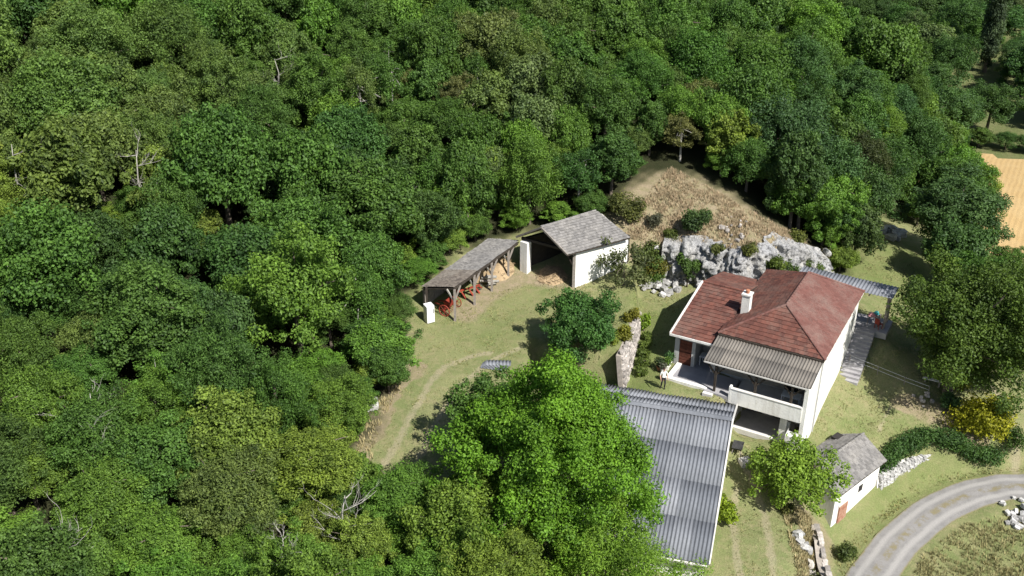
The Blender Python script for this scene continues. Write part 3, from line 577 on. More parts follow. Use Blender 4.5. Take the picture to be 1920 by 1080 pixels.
# ================================================================ small white outbuilding above the lane
sm = math.radians(41.5); hut = empty("outbuilding", (20.9,52.7,-6.3), sm, "small white outbuilding with grey tiled roof and rusty door by the lane", "outbuilding")
Ls, Ws = 5.6, 3.72
def Bh(name, mat, lo, hi, parent=hut): return MB().box(lo, hi).build(name, M[mat], parent)
Bh("wall", "white_plaster", (.12,.15,-.6), (Ls-.15,Ws-.15,3.1))
for x in (.12, Ls-.4): MB().prism([(x,.15,3.1),(x,Ws-.15,3.1),(x,Ws/2,4.12)], [(x+.25,.15,3.1),(x+.25,Ws-.15,3.1),(x+.25,Ws/2,4.12)]).build("gable", M["white_plaster"], hut)
hA, hB, hC, hD, hE, hF = (-.1,-.12,3.14), (Ls+.1,-.12,3.14), (Ls+.1,Ws/2,4.28), (-.1,Ws/2,4.28), (-.1,Ws+.12,3.14), (Ls+.1,Ws+.12,3.14)
hr = MB().slab([hA,hB,hC,hD], .09); hr.slab([hF,hE,hD,hC], .09); hroof = hr.build("roof", M["dark_timber"], hut)
tiles("roof_tiles", M["grey_tiles"], hroof, hA, hB, hC, hD, .22, .18, 31, .025, .02); tiles("roof_tiles", M["grey_tiles"], hroof, hF, hE, hD, hC, .22, .18, 32, .025, .02); ridgecaps(hD, hC, "grey_tiles", hroof)
MB().box((Ls-.9,Ws-.75,3.42), (Ls-.15,Ws-.1,3.6)).build("dark_panel", M["interior_dark"], hroof)  # plain dark box set on the back roof slope
dd = Bh("door", "rust_door", (.75,.09,-.3), (1.75,.147,1.75)); MB().box((.68,.1,1.75), (1.82,.149,1.9)).build("lintel", M["pale_concrete"], dd)
for i in range(5): MB().box((.77+i*.194,.06,-.28), (.77+i*.194+.18,.088,1.73)).build("plank", M["rust_door"], dd)
wn = Bh("window", "interior_dark", (3.0,.12,1.75), (3.45,.148,2.25)); MB().box((2.95,.09,1.68), (3.5,.149,1.75)).build("sill", M["pale_concrete"], wn)
# far farmhouse beyond the valley trees
fh = empty("far_house", (86,214,-9), .4, "tiny white house among trees in the far valley", "house")
MB().box((-3,-2.4,-1), (3,2.4,3.4)).build("wall", M["white_plaster"], fh); MB().prism([(-3.2,-2.7,3.3),(-3.2,2.7,3.3),(-3.2,0,4.9)], [(3.2,-2.7,3.3),(3.2,2.7,3.3),(3.2,0,4.9)]).build("roof", M["brown_tiles"], fh)
for x in (-1.8,0,1.8): MB().box((x-.4,-2.46,.8), (x+.4,-2.402,2.2)).build("window", M["glass"], fh)
# ---------------------------------------------------------------- foliage
def leaves(rng, P, Nn, size, aspect=.62):
    """folded leaf blades (two triangles each) at points P facing Nn"""
    n = len(P); a = rng.normal(size=(n,3)); t = np.cross(Nn, a); t /= np.linalg.norm(t, axis=1)[:,None]+1e-9; b = np.cross(Nn, t)
    s = (size*rng.uniform(.6, 1.35, n))[:,None]
    base, tip = P-t*s*.5, P+t*s*.5; side = b*s*aspect*.5; dip = Nn*s*.16
    V = np.stack([base, P+side+dip, tip, P-side+dip], 1).reshape(-1, 3)
    i = np.arange(n)*4; F = np.concatenate([np.c_[i, i+1, i+2], np.c_[i, i+2, i+3]]); return V, F
def crown_mesh(name, seed, lobes, n, size, mat=None, up=.35, shell=.62, rough=.35, squash=.85, aspect=.62):
    rng = np.random.default_rng(seed); L = np.array(lobes, float); wts = L[:,3]**2; cnt = np.maximum(6, (n*wts/wts.sum()).astype(int))
    Ps, Ns, Ts = [], [], []
    for k, (x,y,z,r) in enumerate(L):
        m = cnt[k]; d = rng.normal(size=(m,3)); d /= np.linalg.norm(d, axis=1)[:,None]
        ph = rng.uniform(0, 6, 6)                                   # lumpy radius
        lump = 1+rough*.5*(np.sin(d[:,0]*4+ph[0])*np.sin(d[:,1]*4+ph[1])+np.sin(d[:,2]*5+ph[2])*np.sin(d[:,0]*6+ph[3]))
        rad = np.where(rng.random(m) < shell, rng.uniform(.82, 1.08, m), rng.uniform(.25, .85, m))*r*lump
        p = d*rad[:,None]*np.array([1,1,squash])+np.array([x,y,z]); nn = d*.75+np.array([0,0,up])+rng.normal(size=(m,3))*.55
        nn /= np.linalg.norm(nn, axis=1)[:,None]; Ps.append(p); Ns.append(nn); Ts.append(np.clip(rng.normal(.5, .2, m)+rng.normal(0,.12), 0, 1))
    P, Nn, T = np.concatenate(Ps), np.concatenate(Ns), np.concatenate(Ts)
    keep = np.ones(len(P), bool)                                    # nothing needed deep inside other lobes
    for x,y,z,r in L: keep &= ((P[:,0]-x)**2+(P[:,1]-y)**2+((P[:,2]-z)/squash)**2) > (.22*r)**2
    P, Nn, T = P[keep], Nn[keep], T[keep]; V, F = leaves(rng, P, Nn, size, aspect)
    return npmesh(name, V, F, mat or M["leaf"], np.r_[T, T])
def round_lobes(seed, R, Hc, z0, k, rmin=.16, rmax=.30, dome=.0):
    """clumps spread unevenly over a crown; dome pulls the widest part down"""
    r = random.Random(seed); out = []; ph0 = [r.uniform(0, 6.28) for _ in range(4)]
    for i in range(k):
        f = (i+.5)/k; ph = i*2.39996+r.uniform(-.5,.5); cz = 1-2*f*.94
        rr = math.sqrt(max(0, 1-cz*cz)); irr = 1+.22*math.sin(ph*2+ph0[0])*math.cos(cz*3+ph0[1])+.16*math.sin(ph*3+ph0[2]+cz*4)
        e = r.uniform(.5, .88)*irr; zz = z0+Hc/2+cz*Hc/2*e*.97; fz_ = (zz-z0)/Hc; sh = 1+dome*(.55-fz_)
        out.append((rr*math.cos(ph)*R*e*sh, rr*math.sin(ph)*R*e*sh, zz, R*r.uniform(rmin, rmax)*(1.1 if e < .7 else .85)))
    for i in range(4): out.append((r.uniform(-.25,.25)*R, r.uniform(-.25,.25)*R, z0+Hc*r.uniform(.3,.75), R*.42))
    return out
def trunk_mesh(name, seed, h, rad, lobes, mat=None, limbs=6, lean=.0):
    r = random.Random(seed); mb = MB(); top = Vector((r.uniform(-.2,.2)+lean, r.uniform(-.2,.2), h))
    mid = Vector((top.x*.4+r.uniform(-.1,.1), top.y*.4, h*.5)); mb.tube([(0,0,-.5),(0,0,.1),mid,top], [rad*1.5,rad*1.1,rad*.85,rad*.55], 8)
    for l in r.sample(list(lobes), min(limbs, len(lobes))):
        s = mid.lerp(top, r.uniform(.3,1)); e = Vector(l[:3]); m = s.lerp(e, .5)+Vector((r.uniform(-.25,.25), r.uniform(-.25,.25), .15))
        mb.tube([s, m, s.lerp(e,.95)], [rad*.5, rad*.32, rad*.1], 5)
    me = mb.build(name, mat or M["bark"], None, True); d = me.data; bpy.data.objects.remove(me); return d
PROTO = []; NEAR = []
for k in range(11):
    r = random.Random(k+50); R = 3.0; Hc = [5.2,6.0,5.6,4.8,6.4,5.4,5.8,5.0,6.6,5.5,6.0][k]; lb = round_lobes(k+5, R, Hc, 1.3, 56+k % 4*14, [.12,.09,.14,.11][k % 4], [.25,.20,.30,.23][k % 4], [0,.5,-.35,.25,.7][k % 5])
    PROTO.append((crown_mesh("crown", k+1, lb, 27000, [.185,.16,.205,.175,.155,.20,.165,.18,.16,.215,.175][k], shell=.6, rough=.5, aspect=[.62,.5,.7,.6,.45,.62,.7,.55,.6,.62,.5][k]), trunk_mesh("trunk", k+1, 1.7+Hc*.55, .16, lb)))
for k in range(4):                                     # finer leaved crowns for the nearest trees
    lb = round_lobes(k+120, 3.0, 5.6, 1.2, 90, .10, .21); NEAR.append((crown_mesh("crown", k+70, lb, 36000, .14, shell=.62, rough=.5, aspect=[.5,.62,.42,.6][k]), trunk_mesh("trunk", k+70, 5, .16, lb)))
# twiggy, thin crowned trees that let their pale limbs show
for k in range(3):
    lb = round_lobes(k+80, 3.0, 5.4, 1.9, 34, .11, .22); PROTO.append((crown_mesh("crown", k+40, lb, 11000, .175, shell=.5, rough=.6), trunk_mesh("trunk", k+40, 5.4, .13, lb, M["dead_wood"], 16)))
GREEN = dict(mid=(.070,.138,.030), bright=(.098,.186,.032), yellow=(.142,.212,.038), olive=(.096,.154,.040), dark=(.052,.108,.030), blue=(.056,.116,.040), brown=(.114,.140,.046), ash=(.096,.146,.054))
WORD = dict(mid="mid green", bright="fresh green", yellow="yellow green", olive="olive green", dark="dark green", blue="bluish green", brown="brownish", ash="grey green")
def tree(name, x, y, k, R, H, col, label, cat, group=None, rz=None, z=None, jit=.07, near=False):
    """a prototype tree set at x, y with crown radius R and height H"""
    c, t = PROTO[k] if not near else NEAR[k % 4]; hp = 1.7+[5.2,6.0,5.6,4.8,6.4,5.4,5.8,5.0,6.6,5.5,6.0,5.4,5.4,5.4][k]
    o = empty(name, (x, y, (gz(x, y) if z is None else z)-.1), random.uniform(0, 6.28) if rz is None else rz, label, cat, group); o.scale = (R/3, R/3*random.uniform(.92,1.08), H/hp)
    cr = link(bpy.data.objects.new("crown", c), o); j = [random.uniform(1-jit, 1+jit) for _ in range(3)]; b = random.uniform(1-jit, 1+jit); cr.color = (*[min(1, q*a*b) for q, a in zip(GREEN[col] if isinstance(col, str) else col, j)], 1)
    link(bpy.data.objects.new("trunk", t), o); return o
def special(name, x, y, z, lobes, n, size, col, label, cat, th=None, trad=.2, seed=1, limbs=8, mat=None, **kw):
    """a tree or shrub with a crown of its own"""
    o = empty(name, (x, y, z), 0, label, cat); cr = link(bpy.data.objects.new("crown" if th else "foliage", crown_mesh("crown", seed, lobes, n, size, **kw)), o); cr.color = (*(GREEN[col] if isinstance(col, str) else col), 1)
    if th: link(bpy.data.objects.new("trunk", trunk_mesh("trunk", seed, th, trad, lobes, mat, limbs)), o)
    else: link(bpy.data.objects.new("stem", trunk_mesh("stem", seed, max(l[2] for l in lobes)*.6, .05, lobes, mat, 5)), o)
    return o
# ---------------------------------------------------------------- the wood on the hillside: single trees
ANCH = [(-36,82,12,'olive'),(-30,88,9,'olive'),(-33,66,8,'yellow'),(-36,72,7,'olive'),(-24,92,8,'olive'),(-17,93,9,'mid'),(-8,92,8,'mid'),(-3,96,6,'brown'),(0,88,5,'ash'),(5,96,6,'olive'),(12,95,8,'mid'),(22,100,9,'mid'),(18,82,5,'bright'),
 (22,88,6,'blue'),(30,100,8,'blue'),(38,108,7,'bright'),(44,114,6,'mid'),(28,88,5,'bright'),(10,80,5,'dark'),(2,81,5,'bright'),(-4,80,5,'mid'),(-11,77,6,'dark'),(-10,66,6,'mid'),(-16,61,6,'bright'),(-22,59,6,'dark'),(-28,57,6,'dark'),(-25,71,6,'yellow'),
 (-20,50,7,'mid'),(-25,47,6,'bright'),(-14,50,5,'bright'),(-9,54,5,'mid'),(-22,40,6,'bright'),(-16,38,6,'yellow'),(-10,36,5,'bright'),(-12,42,5,'yellow'),(-14,39,5,'bright'),(-8,38,5,'yellow'),(-9,44,4,'yellow'),(-4,37,4,'bright'),(-4.5,41,3,'yellow'),(14,90,5,'brown')]
def pick(x, y, r):
    ws = [(math.exp(-((x-a)**2+(y-b)**2)/(s*s)), c) for a,b,s,c in ANCH]; t = r.random()*(sum(q for q,_ in ws)+.35)
    for q, c in ws:
        t -= q
        if t < 0: return c
    return r.choice(['mid','mid','dark','mid','bright','olive','mid'])
LAND = [(-36,84,"at the top left corner"),(-33,66,"beside the bleached dead tree at the left edge"),(-27,74,"among the olive crowns at upper left"),(-22,92,"at the top edge left of centre"),(-16,82,"up the slope left of the shed"),(-8,90,"high above the shed"),
 (-3,98,"round the tall brown oak at the top"),(6,96,"at the top edge above the open barn"),(3,84,"close behind the open barn"),(-9,74,"close behind the shed"),(14,90,"above the dry slope"),(22,98,"at the top edge above the cliff"),(22,84,"behind the cliff"),(32,100,"on the wood's right shoulder"),(42,112,"on the last wooded edge above the valley"),
 (-10,63,"beside the shed's near end"),(-17,62,"left of the shed"),(-23,60,"in the middle of the left hand wood"),(-29,57,"by the bare snag at the left edge"),(-11,52,"along the upper track"),(-17,50,"left of the upper track"),(-25,48,"low on the left edge"),(-21,41,"in the lower left corner"),(-14,41,"at the lower left in front of the track"),(-8,41,"in the foreground left of the huge tree"),(-6,33,"along the bottom edge"),(-15,34,"along the bottom edge at lower left")]
def region(x, y): return min(LAND, key=lambda l: (l[0]-x)**2+(l[1]-y)**2)[2]
rr = random.Random(21); pts = []; cand = 0
ISL = [(x, y) for x, y in ((-12.3,41.6),)]
while cand < 30000 and len(pts) < 430:
    cand += 1; y = rr.uniform(27, 128); x = rr.uniform(-66, 49)
    if abs(x) > .52*y+7 or x > 49: continue
    if x > 8 and y < 78: continue
    if x > -2.5 and y < 50: continue
    if bool(inside(OPEN, np.array([x]), np.array([y]))[0]): continue
    if pdist(OPEN, np.array([x]), np.array([y]), True)[0] < 1.2: continue
    rad = rr.uniform(1.9, 4.3) if y < 100 else rr.uniform(2.2, 4.3)
    if y < 47: rad = min(rad, 3.2)
    if all((x-a)**2+(y-b)**2 > (.565*(rad+q))**2 for a,b,q in pts): pts.append((x,y,rad))
pts.sort(key=lambda p: p[1])
for x, y, rad in pts[:420]:
    c = pick(x, y, rr); k = rr.randrange(11) if rr.random() > .10 or rad > 2.7 else rr.randrange(11, 14); h = min(11.5, rad*rr.uniform(2.1, 3.3))
    edge = pdist(OPEN, np.array([x]), np.array([y]), True)[0]
    if edge < 3: h *= .80; rad = min(rad, 2.7)
    if y < 47: h *= .72
    tree("oak_tree" if c in ('olive','brown','mid','dark') else "ash_tree", x, y, k, rad, h, c, "%s %s%s tree %s" % ("tall" if h > 9 else "low" if h < 6.4 else "broad" if rad > 3 else "slim", WORD[c], " thin crowned" if k > 10 else "", region(x, y)), "tree", "trees of the hillside wood", near=y < 56 and k < 11)
und = []
for _ in range(9000):                                  # undergrowth in the gaps
    y = rr.uniform(30, 122); x = rr.uniform(-60, 47)
    if len(und) > 150: break
    if abs(x) > .52*y+4 or (x > 8 and y < 79) or (x > -2.5 and y < 50) or inside(OPEN, np.array([x]), np.array([y]))[0]: continue
    if all((x-a)**2+(y-b)**2 > (.62*q)**2 for a,b,q in pts[:420]) and all((x-a)**2+(y-b)**2 > 3.4 for a,b in und): und.append((x, y))
for x, y in und:
    c = pick(x, y, rr); tree("hazel_shrub", x, y, rr.randrange(11), rr.uniform(1.5,2.1), rr.uniform(2.6,4.2), c, "%s undergrowth shrub in a gap %s" % (WORD[c], region(x, y)), "shrub", "undergrowth shrubs of the wood")
# undergrowth filling the forest edge
for i, (x, y) in enumerate([(-9.6,51.5),(-9.3,54.5),(-8.4,57.2),(-8.3,60),(-8.6,63),(-9.2,66),(-9.6,69),(-8.4,72),(-6.3,75.4),(-3.5,78.2),(-.5,80),(3,81.5),(7,82),(10.6,83.6),(-10.2,48.6),(-6.6,70.6),(-5.6,72.6),(-4.4,74.8),(-2.4,76.6),(1,78),(4.5,78.6),(7.2,79.2),(-10.2,50.2),(-10.9,47.6),(-11.8,45.8),(-9.8,46.4),(-8.2,45.2)]):
    tree("shrub", x-.6, y, i % 11, rr.uniform(1.3,1.9), rr.uniform(2.2,3.4), ['bright','mid','yellow','mid','bright'][i % 5], "leafy %s shrub fringing the wood along the terrace" % WORD[['bright','mid','yellow','mid','bright'][i % 5]], "shrub", "shrubs fringing the wood")
tree("ash_tree", -.6, 38.2, 2, 3.0, 5.8, 'yellow', "yellow green tree at the bottom edge under the huge tree", "tree", near=True); tree("ash_tree", 1.6, 35.6, 1, 2.8, 5.2, 'bright', "fresh green tree cut by the bottom edge under the huge tree", "tree", near=True)
for x, y, R_, h_, c, l in [(-28.4,57.2,2.6,5.6,'mid',"rounded tree closing the gap beside the bare snag"),(-25.6,44.0,2.4,5.0,'bright',"fresh tree closing a gap low on the left edge"),(-12.4,61.2,2.2,4.6,'mid',"small tree closing the gap left of the shed"),(-25.6,54.2,2.4,5.6,'olive',"olive tree filling the hollow of the left hand wood")]: tree("hazel_tree", x, y, 4, R_, h_, c, l, "tree")
# trees that stand out in the wood
for args in [("ash_tree",-.9,81.0,2,3.0,6.0,'yellow',"bright yellow green tree right behind the open barn"),("ash_tree",-5.6,76.6,5,2.6,5.0,'bright',"fresh green tree directly behind the shed roof"),
             ("oak_tree",18.6,84.5,9,2.7,6.6,'yellow',"light green tree at the top corner of the dry slope"),("oak_tree",24.3,80.4,3,3.0,6.2,'bright',"bright rounded tree overhanging the right end of the cliff"),
             ("oak_tree",28.5,83.5,7,2.8,7.2,'bright',"tall fresh green tree beside the shaded right hand lawn"),("oak_tree",-8.6,58.6,0,2.5,4.6,'bright',"low spreading tree leaning over the upper track"),
             ("oak_tree",-2.9,98.5,8,3.6,8.8,'brown',"tall brownish oak sticking out of the wood at top centre"),("oak_tree",-34.5,78,6,4.2,9.5,'olive',"broad olive oak at the top left with pale new leaves")]:
    tree(*args[:8], "tree")
# ---------------------------------------------------------------- valley trees at the upper right
vp = []; cand = 0
while cand < 20000 and len(vp) < 150:
    cand += 1; y = rr.uniform(99, 262); x = rr.uniform(38, 150)
    if abs(x) > .53*y+8 or x < 50+max(0,(y-128))*.02 and y > 96 and x < 50: continue
    if inside(np.array(FP, float), np.array([x]), np.array([y]))[0] or pdist(FP, np.array([x]), np.array([y]), True)[0] < 2.4: continue
    if y < 129 and x > 56: continue
    if abs(x-.463*y) < 4.6 and 136 < y < 170: continue
    if abs(x-(40+.28*y)) < 3.2 and 150 < y < 190: continue
    rad = rr.uniform(3.0, 5.0)
    if all((x-a)**2+(y-b)**2 > (.62*(rad+q))**2 for a,b,q in vp): vp.append((x,y,rad))
for x, y, rad in vp:
    c = rr.choice(['dark','blue','dark','ash','mid','dark']); tree("valley_tree", x, y, rr.randrange(11), rad, rad*rr.uniform(1.7,2.2), c, "%s %s tree %s" % ("wide" if rad > 4 else "small", WORD[c], "beyond the field hedge at the right edge" if y < 150 else "round the poplar in the far valley" if y < 182 else "on the farthest valley slope at the top edge"), "tree", "far valley trees")
for i in range(19):                                    # hedgerow beyond the field
    x = 57+i*3.2; tree("hedge_shrub", x, 126.5+rr.uniform(-.8,.8)-(.12*(x-60) if x > 60 else 0), rr.randrange(11), 2.1, 2.8, rr.choice(['dark','blue','mid']), "shrub in the low hedge along the far side of the stubble field", "shrub", "field hedge shrubs")
pl = [(0,0,1.5+i*1.15,(1.5*math.sin(min(1,(i+1.2)/5)*1.57))*(1 if i < 11 else .7-.12*(i-11))) for i in range(16)]
pl = [(math.cos(i*2.4)*.35, math.sin(i*2.4)*.35, z, max(.35, r)) for i, (_,_,z,r) in enumerate(pl)]
special("poplar_tree", 76.2, 164.5, gz(76.2,164.5), pl, 26000, .26, (.050,.080,.040), "tall narrow dark poplar standing alone in the far valley", "tree", 14, .3, 61, squash=1.2)
tree("valley_tree", 50.0, 113.5, 4, 3.2, 8.0, 'bright', "bright green tree just left of the stubble field's far corner", "tree"); tree("valley_tree", 55.5, 128, 1, 3.4, 7.5, 'mid', "bushy tree at the field's far left corner", "tree")
tree("valley_tree", 45.5, 99, 6, 3.6, 8.6, 'mid', "leafy tree between the near lawn and the stubble field", "tree"); tree("valley_tree", 49.5, 104, 3, 2.8, 6.4, 'yellow', "yellowish tree beside the left edge of the stubble field", "tree")
# trees round the house
special("walnut_tree", 32.1, 64.1, -3.1, [(a[0]+1.5,a[1]-.2,a[2],a[3]) for a in round_lobes(301, 6.4, 10.6, .9, 160, .10, .20)], 95000, .19, (.066,.112,.022), "big dense tree with yellowish seed clusters shading the right hand lawn", "tree", 5.2, .36, 302, 12, rough=.55, shell=.7)
special("walnut_tree", 38.6, 68.8, gz(38.6,68.8), round_lobes(311, 4.4, 7.6, 1.0, 80, .11, .2), 30000, .2, (.084,.136,.026), "yellowish green tree cut by the right edge behind the big shade tree", "tree", 4.4, .28, 312, rough=.55)
tree("oak_tree", 40.5, 86.5, 8, 4.7, 9.4, 'blue', "large dark round tree between the lawn and the field", "tree"); tree("oak_tree", 31.2, 87.5, 4, 3.2, 9.2, (.045,.062,.024), "dark brownish tree casting shade behind the back shelter", "tree")
tree("oak_tree", 35.2, 93.5, 10, 3.4, 8.4, 'dark', "dark tree behind the white boulders on the shaded lawn", "tree")
for args in [("oak_tree",26.6,80.6,5,2.9,6.6,'bright',"leafy tree reaching over the cliff's right end behind the house"),("oak_tree",29.6,80.8,0,2.6,6.4,(.062,.095,.030),"shady tree just behind the back shelter roof"),("oak_tree",31.6,86.0,6,2.8,7.6,'dark',"dark tree at the far side of the shaded lawn patch"),("oak_tree",38.2,80.0,2,3.2,7.4,'dark',"low dark tree right of the shaded lawn patch"),("oak_tree",37.6,75.0,8,3.0,7.0,'mid',"green tree crowding the big shade tree from behind"),("oak_tree",45.2,84.0,1,2.6,4.6,'mid',"low green tree on the field's near edge"),("oak_tree",41.6,70.5,4,3.2,6.4,'olive',"olive tree hidden behind the crowns at the right edge"),("oak_tree",42.5,75.5,6,3.2,6.4,'olive',"olive tree behind the big shade tree at the right edge")]: tree(*args[:8], "tree")
tree("shrub", 28.0, 79.3, 2, 1.6, 2.8, 'yellow', "yellow green shrub at the right foot of the cliff", "shrub"); tree("shrub", 33.6, 71.8, 5, 1.3, 1.8, (.15,.16,.02), "yellowish shrub behind the shelter post on the lawn", "shrub")
special("maple_tree", 3.3, 44.6, .2, [(a[0]-.9,a[1]-.3,a[2],a[3]) for a in round_lobes(321, 6.2, 12.2, 0.0, 200, .08, .16, 1.15) if a[0] < 5.2], 165000, .15, (.105,.220,.022), "huge bright green tree in the foreground covering half the long barn", "tree", 6.4, .42, 322, 14, rough=.55, shell=.6)
special("maple_tree", -1.0, 50.4, 1.6, round_lobes(331, 3.3, 5.6, .3, 70, .11, .21), 32000, .16, (.072,.145,.030), "darker green tree behind the huge tree beside the track", "tree", 4.2, .26, 332, rough=.5)
special("ash_tree", 4.9, 39.9, -3.5, round_lobes(341, 4.3, 8.0, 1.6, 90, .10, .19), 52000, .14, (.125,.225,.028), "pale feathery tree at the bottom edge in front of the barn eave", "tree", 6.2, .3, 342, rough=.6, aspect=.4)
special("ash_tree", -2.6, 41.6, .9, round_lobes(351, 3.4, 5.4, .3, 70, .11, .20), 32000, .16, (.125,.20,.032), "yellow green tree at the left foot of the huge tree", "tree", 3.6, .22, 352, rough=.5)
special("bay_tree", 4.7, 62.0, 2.0, round_lobes(361, 3.1, 4.8, .0, 74, .11, .21), 30000, .155, (.054,.130,.032), "dark green rounded tree on the terrace in front of the open barn", "tree", 2.6, .2, 362, rough=.4)
special("elder_tree", 8.6, 70.9, 2.3, [(random.uniform(-1.5,1.5), random.uniform(-1,1), random.uniform(1.0,3.6), random.uniform(.35,.7)) for _ in range(16)], 2600, .2, (.085,.105,.045), "thin wispy tree against the barn's white side wall", "tree", 2.6, .07, 372, 12, rough=.7, shell=.4)
special("fig_tree", 18.1, 52.9, -3.5, round_lobes(381, 3.5, 3.7, .3, 70, .08, .17), 15000, .19, (.145,.235,.032), "fresh green fig tree between the house corner and the outbuilding", "tree", 2.4, .16, 382, 14, rough=.6, shell=.65, up=.8)
def bush(name, x, y, R, H, col, label, seed, n=2600, size=.2, sx=1., z=None, cat="shrub", **kw):
    r = random.Random(seed); lb = [(r.uniform(-.6,.6)*R*sx, r.uniform(-.6,.6)*R, H*r.uniform(.25,.72), R*r.uniform(.3,.5)) for _ in range(13)]
    return special(name, x, y, gz(x, y) if z is None else z, lb, n, size, col, label, cat, None, .1, seed, rough=.5, **kw)
bush("golden_shrub", 33.4, 61.3, 2.5, 2.2, (.25,.26,.02), "big golden yellow shrub at the lawn's right corner", 401, 8500, .2)
bush("shrub", 31.6, 62.6, .9, 1.5, 'blue', "small bluish shrub left of the golden shrub", 402, 1400, .16)
bush("shrub", 32.9, 64.6, 1.1, 1.3, (.17,.2,.03), "lime green shrub behind the golden shrub by the trunk", 403, 1500, .18)
bush("shrub", 14.9, 77.0, 1.35, 2.4, (.058,.10,.034), "rounded green shrub on the dry slope above the cliff", 404, 3600, .17)
bush("shrub", 14.2, 74.6, .9, 3.0, (.06,.11,.026), "dark ivy bush hanging in the cliff's left cleft", 405, 2600, .16, z=.8)
bush("shrub", 20.9, 73.6, .85, 3.0, (.085,.125,.022), "ivy bush in the cleft splitting the cliff's right side", 406, 2600, .16, z=1.2)
bush("shrub", 20.0, 72.6, 1.0, 1.8, (.12,.165,.022), "lime green bush at the cliff foot behind the chimney", 407, 2200, .17, z=.4)
bush("shrub", 10.6, 76.3, 1.6, 2.6, (.075,.105,.026), "tall olive shrub between the barn corner and the cliff", 408, 4200, .18, z=1.6)
bush("shrub", 11.6, 75.2, 1.1, 1.8, (.13,.13,.028), "yellowish bramble at the cliff's left foot", 409, 2600, .16, z=1.0)
bush("shrub", 9.4, 78.6, 1.7, 2.0, (.085,.10,.03), "spreading olive shrub behind the barn roof's back corner", 410, 3800, .18)
bush("shrub", 11.6, 77.7, .8, 1.4, (.08,.085,.06), "small grey twiggy shrub on the dry slope's left side", 411, 1200, .14)
for i_, (x_, y_, R_, H_, z_, c_, l_) in enumerate([(11.4,75.4,1.3,3.0,.5,(.07,.125,.03),"tall green bush covering the cliff's left end"),(16.4,74.5,.6,1.2,3.3,(.10,.12,.035),"dry tuft hanging over the cliff edge above the chimney"),(18.7,73.9,.7,1.2,3.6,(.105,.125,.035),"yellowish tuft on the cliff edge near its prow"),(22.6,75.4,.9,2.6,.5,(.075,.125,.03),"green bush in the cliff's right recess"),(24.9,76.8,1.0,2.2,.2,(.085,.13,.03),"leafy bush hiding the cliff's low right end"),(17.2,73.2,.5,1.0,.4,(.10,.14,.03),"small weed at the foot of the cliff"),(12.9,76.8,.7,1.0,3.6,(.09,.12,.03),"small bush on the cliff's upper left edge")]):
    bush("shrub", x_, y_, R_, H_, c_, l_, 470+i_, int(2200*R_), .14, z=z_)
bush("shrub", 23.6, 77.5, .9, 1.2, (.10,.12,.03), "small yellowish shrub on top of the cliff's right end", 412, 1500, .16)
bush("shrub", 13.1, 50.6, .95, 2.5, (.17,.24,.02), "lime yellow bush against the long barn's gable", 413, 2600, .19, z=-3.6)
bush("shrub", 21.4, 50.7, .8, 1.1, (.07,.10,.03), "low green bush at the near corner of the outbuilding", 414, 1200, .16)
bush("shrub", 18.0, 46.6, .9, 1.2, (.095,.11,.045), "grey green bush among the stones at the bottom edge", 415, 1500, .16)
bush("shrub", 17.4, 51.5, .55, .8, (.10,.11,.035), "small tuft of weeds beside the rough stones", 416, 700, .14)
bush("shrub", 19.4, 57.7, .9, 1.3, (.09,.14,.03), "small green bush at the farmhouse front corner", 417, 1500, .17, z=-3)
bush("vine", 9.95, 67.9, .55, 1.7, (.13,.21,.02), "bright vine climbing the far end of the terrace wall", 418, 1300, .16, cat="vine")
bush("shrub", 8.0, 63.6, .8, 1.0, (.14,.15,.022), "yellowish shrub on top of the terrace wall", 419, 1500, .15, sx=.7); bush("shrub", 8.7, 66.1, .7, .9, (.15,.15,.022), "golden green shrub further along the terrace wall top", 420, 1200, .15)
bush("shrub", 7.1, 62.9, .75, .9, (.13,.17,.03), "lime green shrub at the near end of the terrace wall", 421, 1200, .15)
for i, (x, y) in enumerate([(9.0,62.3),(9.25,63.4),(9.5,64.5),(9.75,65.6),(9.95,66.7)]): bush("hedge_plant", x+.1, y, .55, .7, (.085,.125,.026), "low green plant in the strip along the foot of the terrace wall", 430+i, 900, .13, cat="plant")["group"] = "plants along the terrace wall"
# clipped hedge behind the lane
hr_ = random.Random(9); lbh = []
for a, b, hgt in (((25.3,57.2),(27.3,58.9),1.5),((27.3,58.9),(29.6,60.0),1.7),((30.2,59.6),(32.2,59.5),1.3),((32.2,59.5),(34.6,59.6),1.25)):
    for i in range(9):
        f = i/9; x, y = a[0]+(b[0]-a[0])*f, a[1]+(b[1]-a[1])*f; lbh.append((x, y, hgt, gz(x, y)))
for j, (sl_, lab) in enumerate(((slice(0,18),"tall clipped dark hedge above the white stone wall"),(slice(18,36),"lower clipped hedge running on towards the right edge"))):
    part_ = lbh[sl_]; o0 = part_[0]
    special("hedge", o0[0], o0[1], o0[3], [(x-o0[0]+hr_.uniform(-.2,.2), y-o0[1]+hr_.uniform(-.25,.25), zz-o0[3]+h*(.3+.3*k), .6) for x,y,h,zz in part_ for k in (0,1)], 8000, .14, (.050,.105,.028), lab, "hedge", None, .1, 450+j, rough=.3)
bush("hedge", 35.4, 60.0, 1.0, 1.7, (.055,.10,.024), "rounded clipped bush closing the hedge at the right edge", 460, 2000, .15, cat="hedge")
